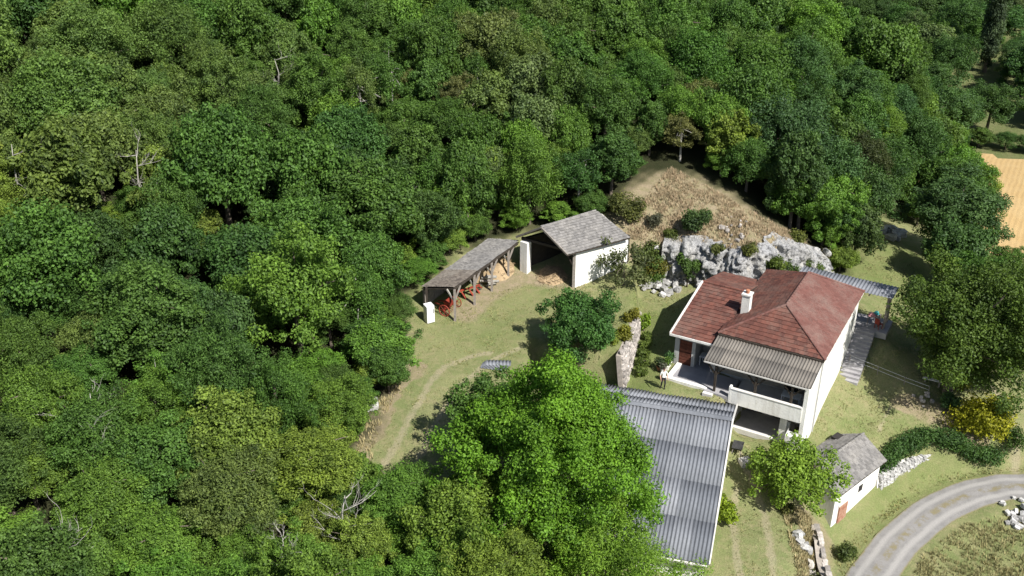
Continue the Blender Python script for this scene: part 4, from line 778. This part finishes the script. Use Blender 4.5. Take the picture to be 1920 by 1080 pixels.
# dead, bare trees in the wood
def dead(x, y, h, label, seed, spread=1., z=None):
    r = random.Random(seed); o = empty("dead_tree", (x, y, gz(x, y) if z is None else z), 0, label, "dead tree")
    t = MB(); P = [Vector((0,0,-.3))]
    for i in range(5): P.append(P[-1]+Vector((r.uniform(-.22,.22), r.uniform(-.22,.22), (h+.3)/5)))
    t.tube(P, [.12,.10,.085,.065,.045,.02], 6); t.build("trunk", M["dead_wood"], o, True)
    def limb(mb, s, d, L, rad, lev):
        pts_ = [s]; k = 4
        for i in range(k):
            d = (d+Vector((r.uniform(-.38,.38), r.uniform(-.38,.38), r.uniform(-.12,.30)))).normalized(); pts_.append(pts_[-1]+d*L/k)
        mb.tube(pts_, [rad*(1-.78*i/k) for i in range(k+1)], 5)
        if lev < 3:
            for i in range(r.randint(2,4)): limb(mb, pts_[r.randint(1,k)], (d+Vector((r.uniform(-1,1), r.uniform(-1,1), r.uniform(-.3,.5)))).normalized(), L*r.uniform(.4,.65), rad*.45, lev+1)
    for i in range(7):
        s_ = P[r.randint(2,4)].lerp(P[r.randint(3,5)], r.random()); a = i*2.4+r.uniform(-.4,.4); mb = MB(); limb(mb, s_, Vector((math.cos(a), math.sin(a), r.uniform(-.1,.5))).normalized(), r.uniform(1.0,1.9)*spread, .036, 1); mb.build("branch", M["dead_wood"], o, True)
for a_ in [(-33.5,65.6,7.4,"bleached bare dead tree at the left edge of the wood",501,1.3),(-30.5,56.0,6.0,"bare pale snag low at the left edge",502,1.0),(-20.6,90.2,6.2,"pale forked dead tree near the top left of centre",503,1.1),(-27.6,71.5,5.8,"bare grey tree among olive crowns at upper left",504,1.3),
           (-8.4,41.3,5.0,"tangle of pale bare branches in the foreground crowns",505,1.1),(-22.5,46.2,6.4,"grey twiggy bare tree in the lower left wood",506,1.4),(-21.4,38.0,5.8,"bare pale branches near the bottom left corner",508,1.1),(-11.6,39.0,4.4,"bare limbs poking through the crowns left of the huge tree",507,.9)]: dead(*a_)
# ---------------------------------------------------------------- dry stone walls, one stone at a time
def stonewall(name, line, label, mat, core, sl=.42, shh=.26, depth=.35, zlo=None, zhi=None, lean=.12, side=1, seed=5):
    random.seed(seed); P = smoothline(line, .3); L = np.r_[0, np.cumsum(np.hypot(*np.diff(P, axis=0).T))]
    at_ = lambda s: np.array([np.interp(s, L, P[:,0]), np.interp(s, L, P[:,1])])
    o = empty(name, (P[0,0], P[0,1], zlo(0)), 0, label, "wall"); o0 = Vector((P[0,0], P[0,1], zlo(0)))
    mb = MB(); ns = int(L[-1]/.6)
    for i in range(ns):
        f0, f1 = i/ns, (i+1)/ns; a, b = at_(f0*L[-1]), at_(f1*L[-1]); d = (b-a)/np.linalg.norm(b-a); nn = np.array([d[1], -d[0]])*side
        lo = [(*(p+nn*q), zlo(f)-.2) for p, f in ((a,f0),(b,f1)) for q in (-depth, depth*.25)]; hi = [(*(p+nn*(q-lean*1.0)), zhi(f)-.06) for p, f in ((a,f0),(b,f1)) for q in (-depth, depth*.25)]
        rel = lambda v: tuple(Vector(v)-o0); mb.hexa([rel(lo[0]),rel(lo[1]),rel(lo[3]),rel(lo[2]),rel(hi[0]),rel(hi[1]),rel(hi[3]),rel(hi[2])])
    mb.build("core", M[core], o)
    s = 0; rows = int(max(zhi(f)-zlo(f) for f in (0,.5,1))/shh)+1; cnt = 0
    for j in range(rows+1):
        s = random.uniform(0, sl*.6)
        while s < L[-1]:
            w_ = sl*random.uniform(.6,1.4); f = min(1, (s+w_/2)/L[-1]); z0 = zlo(f)+j*shh
            if z0 < zhi(f)-.05 and cnt < 298:
                a = at_(min(s+w_/2, L[-1])); b = at_(min(s+w_/2+.1, L[-1])) if s+w_/2+.1 < L[-1] else a+(a-at_(L[-1]-.3)); d = (b-a)/max(1e-6, np.linalg.norm(b-a)); nn = np.array([d[1], -d[0]])*side
                t = j/max(1, rows); p = a+nn*(depth*.12-lean*t+random.uniform(-.04,.05)); stone(o, M[mat], tuple(Vector((p[0], p[1], z0+shh/2))-o0), (w_*.98, depth*random.uniform(.8,1.1), shh*random.uniform(.85,1.15)), math.atan2(d[1], d[0])); cnt += 1
            s += w_
    random.seed(seed+1); return o
stonewall("terrace_wall", [(7.75,60.9),(8.3,62.5),(8.95,65),(9.5,67.4),(9.75,69)], "pinkish rubble retaining wall between the terrace and the house lawn", "pink_stone", "mortar", .36, .215, .28,
  lambda f: -.6+.8*f, lambda f: 2.3-.15*f-1.6*max(0, f-.7)*2, .35, 1, 11)
stonewall("lane_wall", [(24.95,56.15),(26.5,57.25),(28,58.25),(29.4,59.1)], "white dry stone wall under the hedge beside the outbuilding", "white_stone", "pale_concrete", .32, .2, .35, lambda f: -6.25+.55*f, lambda f: -4.5-.1*f-.5*max(0,f-.7), .3, 1, 12)
stonewall("track_wall", [(18.95,46.2),(19.25,49),(19.5,51.4)], "low broken stone wall holding the track above the outbuilding yard", "pink_stone", "mortar", .4, .26, .35, lambda f: -5.7, lambda f: -3.9-.5*abs(math.sin(f*5)), .25, 1, 13)
def rocks(name, x, y, n_, R, label, mat, seed, s0=.25, s1=.6):
    random.seed(seed); o = empty(name, (x, y, gz(x, y)), 0, label, "rocks")
    for i in range(n_):
        a, q = random.uniform(0, 6.28), R*math.sqrt(random.random()); s = random.uniform(s0, s1); dx, dy = math.cos(a)*q, math.sin(a)*q
        stone(o, M[mat], (dx, dy, gz(x+dx, y+dy)-gz(x, y)+s*.25+max(0, (1-q/R))*.25), (s, s*random.uniform(.6,1), s*random.uniform(.5,.8)), random.uniform(0, 3), name="rock", tilt=.4)
    return o
rocks("rock_heap", 34.4, 54.6, 46, 1.5, "heap of pale rubble in the rough grass at the right edge", "white_stone", 21, .2, .5)
rocks("rock_heap", 36.2, 90.2, 26, 2.0, "scatter of white boulders under the trees behind the shelter", "white_stone", 22, .4, .9)
rocks("rock_heap", 12.0, 74.6, 40, 1.6, "pale rubble fallen at the left foot of the cliff", "white_stone", 23, .25, .7)
rocks("rock_heap", 17.9, 49.3, 10, .6, "few pale stones beside the track near the outbuilding", "white_stone", 24, .25, .6)
rocks("rock_heap", 18.6, 47.2, 14, .8, "grey stones among weeds at the bottom edge", "stone", 25, .25, .6)
rocks("rock_heap", 26.4, 78.0, 14, 1.3, "pale stones at the cliff's right end", "white_stone", 26, .3, .8)
rocks("rock_heap", -9.0, 55.0, 5, .5, "white stones on the bank left of the upper track", "white_stone", 27, .4, .8)
rocks("rock_heap", 30.1, 63.3, 12, .8, "small pinkish stones edging the shaded lawn", "pink_stone", 28, .15, .35)
rocks("rock_heap", 18.2, 76.6, 16, 1.4, "small pinkish stones scattered on the dry slope", "pink_stone", 29, .15, .4)
# ---------------------------------------------------------------- things in and round the shed
def wheel(parent, c, R, ax, mat="dark_metal", spokes=8, rim=.035):
    ax = Vector(ax).normalized(); r = ax.cross(Vector((0,0,1))).normalized(); u = ax.cross(r); c = Vector(c); mb = MB(); N_ = 16
    mb.tube([c+(r*math.cos(2*math.pi*i/N_)+u*math.sin(2*math.pi*i/N_))*R for i in range(N_+1)], rim, 6)
    for i in range(spokes): mb.tube([c, c+(r*math.cos(2*math.pi*i/spokes)+u*math.sin(2*math.pi*i/spokes))*R], .016, 4)
    mb.tube([c-ax*.07, c+ax*.07], .05, 7); return mb.build("wheel", M[mat], parent)
t = empty("hay_rake", (-4.55,67.0,gz(-4.55,67.0)), math.radians(60), "red two wheeled farm implement nearest the shed's open end", "farm tool")
MB().bar((-.7,0,.55),(.7,0,.55),.1).bar((-.5,0,.55),(-.2,1.2,.5),.08).bar((.5,0,.55),(.2,1.2,.5),.08).bar((0,-.1,.55),(0,-.7,1.1),.07).build("frame", M["red_paint"], t)
wheel(t, (-.8,0,.45), .45, (1,0,0), "red_paint"); wheel(t, (.8,0,.45), .45, (1,0,0), "red_paint"); MB().prism([(-.4,-.2,.6),(.4,-.2,.6),(.4,.2,.6),(-.4,.2,.6)], [(-.5,-.28,1.0),(.5,-.28,1.0),(.5,.28,1.0),(-.5,.28,1.0)]).build("hopper", M["red_paint"], t)
for i in range(7): MB().tube([(-.6+i*.2,.05,.55),(-.6+i*.2,-.25,.4),(-.6+i*.2,-.15,.05)], .015, 5).build("tine", M["red_paint"], t)
t = empty("plough", (-3.3,69.2,gz(-3.3,69.2)), math.radians(40), "red plough with curved shares in the middle of the shed", "plough")
MB().bar((-1.1,0,.75),(1.1,0,.6),.12).bar((-.9,0,.75),(-1.4,.1,1.15),.07).bar((.9,0,.6),(1.3,0,.3),.08).build("beam", M["red_paint"], t); wheel(t, (1.2,.18,.28), .28, (0,1,0), "dark_metal")
for x in (-.7,0,.6): MB().prism([(x,0,.62),(x+.1,0,.62),(x+.4,-.2,.05),(x+.25,-.25,.02)], [(x,.08,.66),(x+.1,.08,.66),(x+.45,.05,.08),(x+.3,.02,.05)]).build("share", M["red_paint"], t)
t = empty("log_pile", (-1.9,70.9,gz(-1.9,70.9)), math.radians(-25), "heap of pale logs and tools by the shed's third post", "logs")
for i in range(12): MB().tube([(random.uniform(-.5,.4),random.uniform(-.5,.5),.12+i*.05),(random.uniform(-.3,.6)+.3,random.uniform(-.5,.5),.12+i*.055)], random.uniform(.06,.12), 7).build("log", M["dead_wood" if i % 3 else "grey_timber"], t)
t = empty("round_bale", (-2.6,71.3,gz(-2.6,71.3)), .4, "small round straw bale standing in the back of the shed", "bale"); MB().tube([(0,-.35,.62),(0,.35,.62)], .6, 18).build("straw", M["straw"], t); MB().tube([(0,-.2,.62),(0,-.18,.62)], .615, 18).build("twine", M["white_metal"], t); MB().tube([(0,.18,.62),(0,.2,.62)], .615, 18).build("twine", M["white_metal"], t)
def mound(name, x, y, R, h, mat, label, cat, seed):
    N_ = 22; V = []; r0 = np.linspace(0, 1, 9); z0 = gz(x, y); o = empty(name, (x, y, z0), 0, label, cat); mb = MB(); pts_ = []
    for i, q in enumerate(r0):
        for k in range(N_):
            a = 2*math.pi*k/N_; d = R*q*(1+.25*MN.noise(Vector((math.cos(a)*1.5, math.sin(a)*1.5, seed)))); px, py = math.cos(a)*d, math.sin(a)*d
            pts_.append((px, py, gz(x+px, y+py)-z0-.05+h*(1-q*q)*(1+.3*MN.noise(Vector((px*2, py*2, seed))))))
    mb.poly(pts_, [(i*N_+k, (i+1)*N_+k, (i+1)*N_+(k+1) % N_, i*N_+(k+1) % N_) for i in range(8) for k in range(N_)], .5); mb.build("heap", M[mat], o, True)
    tuft = MB(); r = random.Random(seed)
    for i in range(260):
        a, q = r.uniform(0, 6.28), R*math.sqrt(r.random())*.95; px, py = math.cos(a)*q, math.sin(a)*q; zz = gz(x+px, y+py)-z0+h*(1-(q/R)**2)*1.0; e = Vector((r.uniform(-1,1), r.uniform(-1,1), r.uniform(0,.4)))*.3
        tuft.bar((px,py,zz), Vector((px,py,zz))+e, .03, .015)
    tuft.build("loose_stalks", M[mat], o)["kind"] = "stuff"; return o
mound("straw_heap", -1.2, 73.2, 1.5, .75, "straw", "heap of golden straw at the shed's far end", "straw", 3); mound("straw_heap", 3.1, 72.5, 1.3, .3, "straw", "low pale straw heap in the open barn's doorway", "straw", 5)
t = empty("white_cabinet", (-6.0,65.5,gz(-6.0,65.5)), math.radians(28), "old white cabinet standing at the shed's near end", "cabinet")
MB().box((-.3,-.3,.05),(.3,.3,1.4)).build("body", M["white_metal"], t); MB().box((-.29,-.345,.5),(.29,-.303,1.38)).build("door", M["white_metal"], t); MB().box((-.29,-.345,.08),(.29,-.303,.47)).build("drawer", M["white_metal"], t); MB().box((.2,-.38,.8),(.24,-.346,1.15)).build("handle", M["dark_metal"], t)
# stacked roofing sheets behind the tree
t = empty("sheet_stack", (-1.3,59.9,gz(-1.3,59.9)), -.25, "grey roofing sheets lying on the grass behind the big tree", "roofing sheets")
for i in range(4):
    o = link(bpy.data.objects.new("corrugated_sheet", sheet_mesh(.24, 7, .7, .03, M["grey_sheet"])), t); o.location = (-.8+i*.12, -.3+i*.05, .06+i*.05); o.rotation_euler = (0, 0, i*.07)
# wheelbarrow at the barn gable
t = empty("wheelbarrow", (15.15,56.6,gz(15.15,56.6)), math.radians(70), "dark wheelbarrow by the long barn's far corner", "wheelbarrow")
MB().prism([(-.3,-.25,.35),(.3,-.25,.35),(.3,.25,.35),(-.3,.25,.35)], [(-.5,-.36,.62),(.45,-.36,.62),(.45,.36,.62),(-.5,.36,.62)]).build("tray", M["dark_metal"], t); wheel(t, (.62,0,.2), .2, (0,1,0), "dark_metal", 5, .04)
MB().tube([(.62,.06,.2),(.0,.25,.36),(-1.0,.28,.55)], .02, 6).tube([(.62,-.06,.2),(.0,-.25,.36),(-1.0,-.28,.55)], .02, 6).build("handle", M["grey_timber"], t)
for s in (-.25,.25): MB().bar((-.35,s,.4),(-.4,s,0),.04).build("leg", M["dark_metal"], t)
t = empty("stone_trough", (15.5,55.7,gz(15.5,55.7)), math.radians(20), "pale stone block beside the wheelbarrow", "stone block"); MB().box((-.35,-.28,-.1),(.35,.28,.42)).build("block", M["pale_concrete"], t); MB().box((-.25,-.18,.42),(.25,.18,.47)).build("rim", M["white_stone"], t)
# ---------------------------------------------------------------- terrace pots
def pot(u, v, R, h, mat, leaf, label, seed, ph=.6):
    x, y = hw(u, v); o = empty("potted_plant", (x, y, .05 if u > -9.9 else gz(x, y)), 0, label, "potted plant"); MB().lathe([(R*.7,0),(R*.95,h*.8),(R*1.08,h*.85),(R*1.08,h),(R*.85,h),(R*.8,h*.85)], 12).build("pot", M[mat], o, False)
    r = random.Random(seed); c = link(bpy.data.objects.new("foliage", crown_mesh("foliage", seed, [(r.uniform(-.1,.1), r.uniform(-.1,.1), h+ph*r.uniform(.3,.8), ph*.45) for _ in range(5)], 420, .12, rough=.4)), o); c.color = (*leaf, 1)
pot(-10.35,-1.0,.2,.4,"white_plaster",(.05,.11,.04),"dark leaved plant in a white pot at the annex corner",601,.7); pot(-10.3,-1.55,.22,.42,"white_plaster",(.09,.16,.03),"fresh green plant in a pale pot nearer the lawn",602,.55)
pot(-10.35,-2.15,.2,.36,"pale_concrete",(.10,.11,.08),"greyish plant in a stone pot near the terrace kerb",603,.5); pot(-10.75,-1.9,.2,.32,"clay_pot",(.03,.05,.02),"nearly black shrub in a clay pot behind the walking person",604,.75); pot(-10.0,-3.0,.16,.26,"clay_pot",(.12,.13,.05),"small plant at the terrace's outer corner",605,.35)
# tables
def table(name, u, v, z, w_, d_, h, mat, label, rz=0.):
    x, y = hw(u, v); o = empty(name, (x, y, z), HA+rz, label, "table"); MB().box((-w_/2,-d_/2,h-.04),(w_/2,d_/2,h)).build("table_top", M[mat], o)
    for a in (-1,1):
        for b in (-1,1): MB().bar((a*(w_/2-.06),b*(d_/2-.06),0),(a*(w_/2-.06),b*(d_/2-.06),h-.042),.05).build("leg", M[mat], o)
    return o
table("garden_table", -1.35, -1.5, -.02, 1.3, .8, .74, "white_metal", "white table on the balcony near the right end"); table("garden_table", -8.05, .35, .03, .9, .7, .74, "white_metal", "white table inside the annex porch")
table("garden_table", 1.05, 12.4, 0, .9, .8, .72, "grey_timber", "table under the back shelter")
x, y = hw(1.0, 12.35); t = empty("laundry", (x, y, .725), HA+.3, "pink and teal cloths heaped on the shelter table", "cloth")
def drape(name, mat, cx, cy, w_, d_, h, seed):
    r = random.Random(seed); k = 7; P = [(cx+(i/(k-1)-.5)*w_, cy+(j/(k-1)-.5)*d_, h*max(0, 1-((i/(k-1)-.5)**2+(j/(k-1)-.5)**2)*3.4)+r.uniform(0,.04)+.01) for j in range(k) for i in range(k)]
    return MB().poly(P, [(j*k+i, j*k+i+1, (j+1)*k+i+1, (j+1)*k+i) for j in range(k-1) for i in range(k-1)], .5).build(name, M[mat], t, True)
drape("cloth", "pink_cloth", -.15, -.12, .6, .5, .22, 1); drape("cloth", "teal_cloth", .2, .2, .45, .4, .28, 2)
def chair(u, v, z, mat, label, rz):
    x, y = hw(u, v); o = empty("garden_chair", (x, y, z), HA+rz, label, "chair"); MB().box((-.22,-.22,.42),(.22,.22,.46)).build("seat", M[mat], o); MB().box((-.22,.19,.461),(.22,.23,.9)).build("backrest", M[mat], o)
    for a in (-.19,.19):
        for b in (-.19,.17): MB().bar((a,b,0),(a,b,.419),.035).build("leg", M[mat], o)
chair(1.55, 11.75, 0, "red_paint", "dark red chair by the shelter post", 2.6); chair(-.7, -1.1, -.02, "white_metal", "white chair beside the balcony table", -1.2)
# bench plank and wire edge on the shaded lawn
t = empty("plank_bench", (31.2,64.9,gz(31.2,64.9)), -.45, "pale plank bench in the tree's shade", "bench"); MB().box((-.7,-.14,.4),(.7,.14,.45)).build("seat", M["pale_concrete"], t)
for s in (-.5,.5): MB().box((s-.06,-.12,-.05),(s+.06,.12,.399)).build("leg", M["grey_timber"], t)
t = empty("wire_fence", (25.3,66.3,gz(25.3,66.3)), 0, "thin wire fence crossing the lawn from the house wall", "fence"); fp = [(25.3,66.3),(27.2,65.4),(29,64.6),(30.6,63.9)]; z00 = gz(25.3,66.3)
for i, (x, y) in enumerate(fp): MB().bar((x-25.3,y-66.3,gz(x,y)-z00-.1),(x-25.3,y-66.3,gz(x,y)-z00+.7),.05).build("post", M["grey_timber"], t)
for hh in (.35,.66): MB().tube([(x-25.3,y-66.3,gz(x,y)-z00+hh) for x, y in fp], .012, 5).build("wire", M["white_metal"], t)
# ---------------------------------------------------------------- person crossing the lawn
def person(x, y, z, rz, label):
    o = empty("person", (x, y, z), rz, label, "person")
    J = dict(pel=(0,0,.93,.135,.10), wai=(0,.0,1.08,.125,.095), che=(0,.01,1.28,.155,.105), nek=(0,.0,1.45,.055,.055), hd0=(0,-.015,1.54,.075,.085), hd1=(0,-.015,1.64,.075,.085),
        lh=(.09,0,.86,.088,.09), lk=(.10,-.10,.49,.058,.06), la=(.10,.0,.10,.040,.045), lt=(.11,-.13,.03,.036,.03), rh=(-.09,0,.86,.088,.09), rk=(-.10,.02,.48,.058,.06), ra=(-.10,.16,.11,.040,.045), rt=(-.11,.04,.03,.036,.03),
        ls=(.19,.01,1.38,.055,.055), le=(.26,.05,1.11,.042,.042), lw=(.27,-.10,.88,.030,.03), lf=(.27,-.14,.80,.03,.018), rs=(-.19,.01,1.38,.055,.055), re=(-.25,.02,1.11,.042,.042), rw=(-.26,-.18,.93,.030,.03), rf=(-.26,-.24,.87,.03,.018))
    E_ = "pel-wai wai-che che-nek nek-hd0 hd0-hd1 pel-lh lh-lk lk-la la-lt pel-rh rh-rk rk-ra ra-rt che-ls ls-le le-lw lw-lf che-rs rs-re re-rw rw-rf".split()
    names = list(J); me = bpy.data.meshes.new("body"); me.from_pydata([J[k][:3] for k in names], [tuple(names.index(q) for q in e.split('-')) for e in E_], []); ob_ = bpy.data.objects.new("body", me); COL.objects.link(ob_)
    sk_ = ob_.modifiers.new("Skin", 'SKIN'); sk_.use_smooth_shade = True; ss = ob_.modifiers.new("Sub", 'SUBSURF'); ss.levels = 2; ss.render_levels = 2
    if not me.skin_vertices: me.skin_vertices  # layer is made by the modifier
    for i, k in enumerate(names): me.skin_vertices[0].data[i].radius = J[k][3:]; me.skin_vertices[0].data[i].use_root = (k == "pel")
    dg = bpy.context.evaluated_depsgraph_get(); new = bpy.data.meshes.new_from_object(ob_.evaluated_get(dg)); bpy.data.objects.remove(ob_)
    b = link(bpy.data.objects.new("body", new), o); new.materials.clear()
    for m in ("skin","shirt","trousers","shoes"): new.materials.append(M[m])
    for p in new.polygons:
        c = p.center; arm = abs(c.x) > .2
        p.material_index = 3 if c.z < .10 else 0 if c.z > 1.46 or (arm and c.z < 1.14) else 1 if c.z > .98 else 2
        p.use_smooth = True
    hb = MB(); k = 10
    for j in range(6):
        th = j/5*1.75
        for i in range(k): hb.v.append((.088*math.sin(th)*math.cos(i*2*math.pi/k), -.0+.1*math.sin(th)*math.sin(i*2*math.pi/k)+.012, 1.635+.095*math.cos(th)))
    for j in range(5):
        for i in range(k): hb.f.append((j*k+i, j*k+(i+1) % k, (j+1)*k+(i+1) % k, (j+1)*k+i)); hb.t.append(.5)
    hb.build("hair", M["hair"], o, True)
    fm = MB().prism([(-.012,-.105,1.57),(.012,-.105,1.57),(0,-.095,1.63)], [(-.012,-.085,1.57),(.012,-.085,1.57),(0,-.085,1.63)]); fm.build("nose", M["skin"], o)
    for sx in (-1,1):
        MB().lathe([(.008,1.598),(.011,1.608),(.008,1.618)], 6, (sx*.03,-.098)).build("eye", M["dark_metal"], o); MB().box((sx*.082-.012,-.02,1.57),(sx*.082+.012,.02,1.63)).build("ear", M["skin"], o)
        hx = .27 if sx > 0 else -.26; hy, hz = (-.15,.79) if sx > 0 else (-.25,.86)
        for q in range(4): MB().tube([(hx,hy-.02+q*.016,hz+.01),(hx-sx*.008,hy-.03+q*.016,hz-.05-.008*(q in (1,2))),(hx-sx*.02,hy-.025+q*.016,hz-.085)], [.009,.008,.006], 5).build("finger", M["skin"], o, True)
        MB().tube([(hx-sx*.01,hy-.03,hz+.04),(hx-sx*.03,hy-.055,hz),(hx-sx*.03,hy-.06,hz-.03)], [.01,.009,.007], 5).build("thumb", M["skin"], o, True)
    return o
plain("skin", (.50,.30,.21), (.44,.26,.18), 8); plain("shirt", (.78,.76,.70), (.70,.68,.62), 8); plain("trousers", (.022,.022,.025), (.03,.03,.033), 8); plain("shoes", (.03,.025,.02), (.02,.02,.02), 8); plain("hair", (.05,.035,.025), (.03,.022,.018), 12)
person(10.45, 60.35, gz(10.45,60.35)+.0, math.radians(10), "person in a white shirt and black trousers walking on the lawn")
# ---------------------------------------------------------------- rough grass and dry stalks, nobody could count them
def tufts(name, poly, n_, h, cols, label, seed, avoid=None):
    rng = np.random.default_rng(seed); P = np.array(poly, float); lo, hi = P.min(0), P.max(0); X = rng.uniform(lo, hi, (n_*4, 2)); X = X[inside(P, X[:,0], X[:,1])]
    cl_ = wob(X[:,0], X[:,1], 1.1, seed)+wob(X[:,0], X[:,1], 3.1, 2)*.6; X = X[cl_+rng.normal(0,.5,len(X)) > .0][:n_]; m = len(X); z = terrain(X[:,0], X[:,1])
    nb = 4; Pb = np.repeat(np.c_[X, z], nb, 0); a = rng.uniform(0, 6.28, m*nb); d = np.c_[np.cos(a), np.sin(a), np.zeros(m*nb)]; hh = h*rng.uniform(.4, 1.3, m*nb)[:,None]
    w_ = np.c_[-d[:,1], d[:,0], d[:,2]]*.028; off = d*.05; tip = Pb+d*hh*rng.uniform(.2,.8,(m*nb,1))+np.c_[np.zeros((m*nb,2)), hh]
    V = np.stack([Pb+off-w_-np.array([0,0,.03]), Pb+off+w_-np.array([0,0,.03]), tip], 1).reshape(-1, 3); F = np.arange(m*nb*3).reshape(-1, 3)
    o = link(bpy.data.objects.new(name, npmesh(name, V, F, M["blade"], np.repeat(rng.random(m), nb)))); o.color = (*cols, 1); tag(o, label, "grass", None, "stuff")
n = NT("blade"); oi = n.add("ShaderNodeObjectInfo"); tt = n.attr("tint").outputs['Fac']; n.bsdf(n.mix(1., oi.outputs['Color'], n.mix(tt, (.6,.65,.6), (1.4,1.3,1.3)), 'MULTIPLY'), .8, .2); M["blade"] = n.m
tufts("dry_grass", DRY, 6500, .24, (.36,.29,.185), "dry tan grass covering the slope above the cliff", 1)
tufts("rough_grass", [(24,44),(24.5,48.5),(27,51.5),(30,53.6),(34,55),(40,55),(44,46),(36,40)], 9000, .24, (.26,.245,.115), "rough tufted grass inside the bend of the lane", 2)
tufts("verge_grass", [(20.8,48.6),(24.2,53.6),(28.6,57.2),(33,58.6),(39,58.8),(39,59.4),(33,59.2),(28.8,58.2),(25.6,55.6),(20.4,51.4)], 3000, .14, (.27,.27,.11), "grass on the verge above the lane", 3)
tufts("lawn_grass", [(-8,50),(-7.2,58),(-7.4,66),(2,72),(9,74),(9.6,70),(11,75.5),(14.5,75),(18,72.5),(24,76),(30,80),(33,84),(36,84),(36,70),(33,60),(25.5,58),(20.5,58.5),(18,51),(16.8,44.5),(12.5,44.5),(14.2,55),(13,60),(9,61.5),(7.5,62.5),(0,61),(-3,52)], 24000, .065, (.24,.245,.105), "short mown grass of the yard and lawns", 8)
tufts("bank_weeds", [(-9.6,47),(-9.2,53),(-8.0,58),(-7.2,58),(-8.2,53),(-8.4,47)], 700, .2, (.33,.29,.155), "dry weeds on the bank left of the upper track", 4)
tufts("track_weeds", [(16.8,44.5),(17.2,52),(19.2,52.2),(19.6,44.5)], 2600, .26, (.33,.29,.155), "dry weeds beside the lower track", 5)
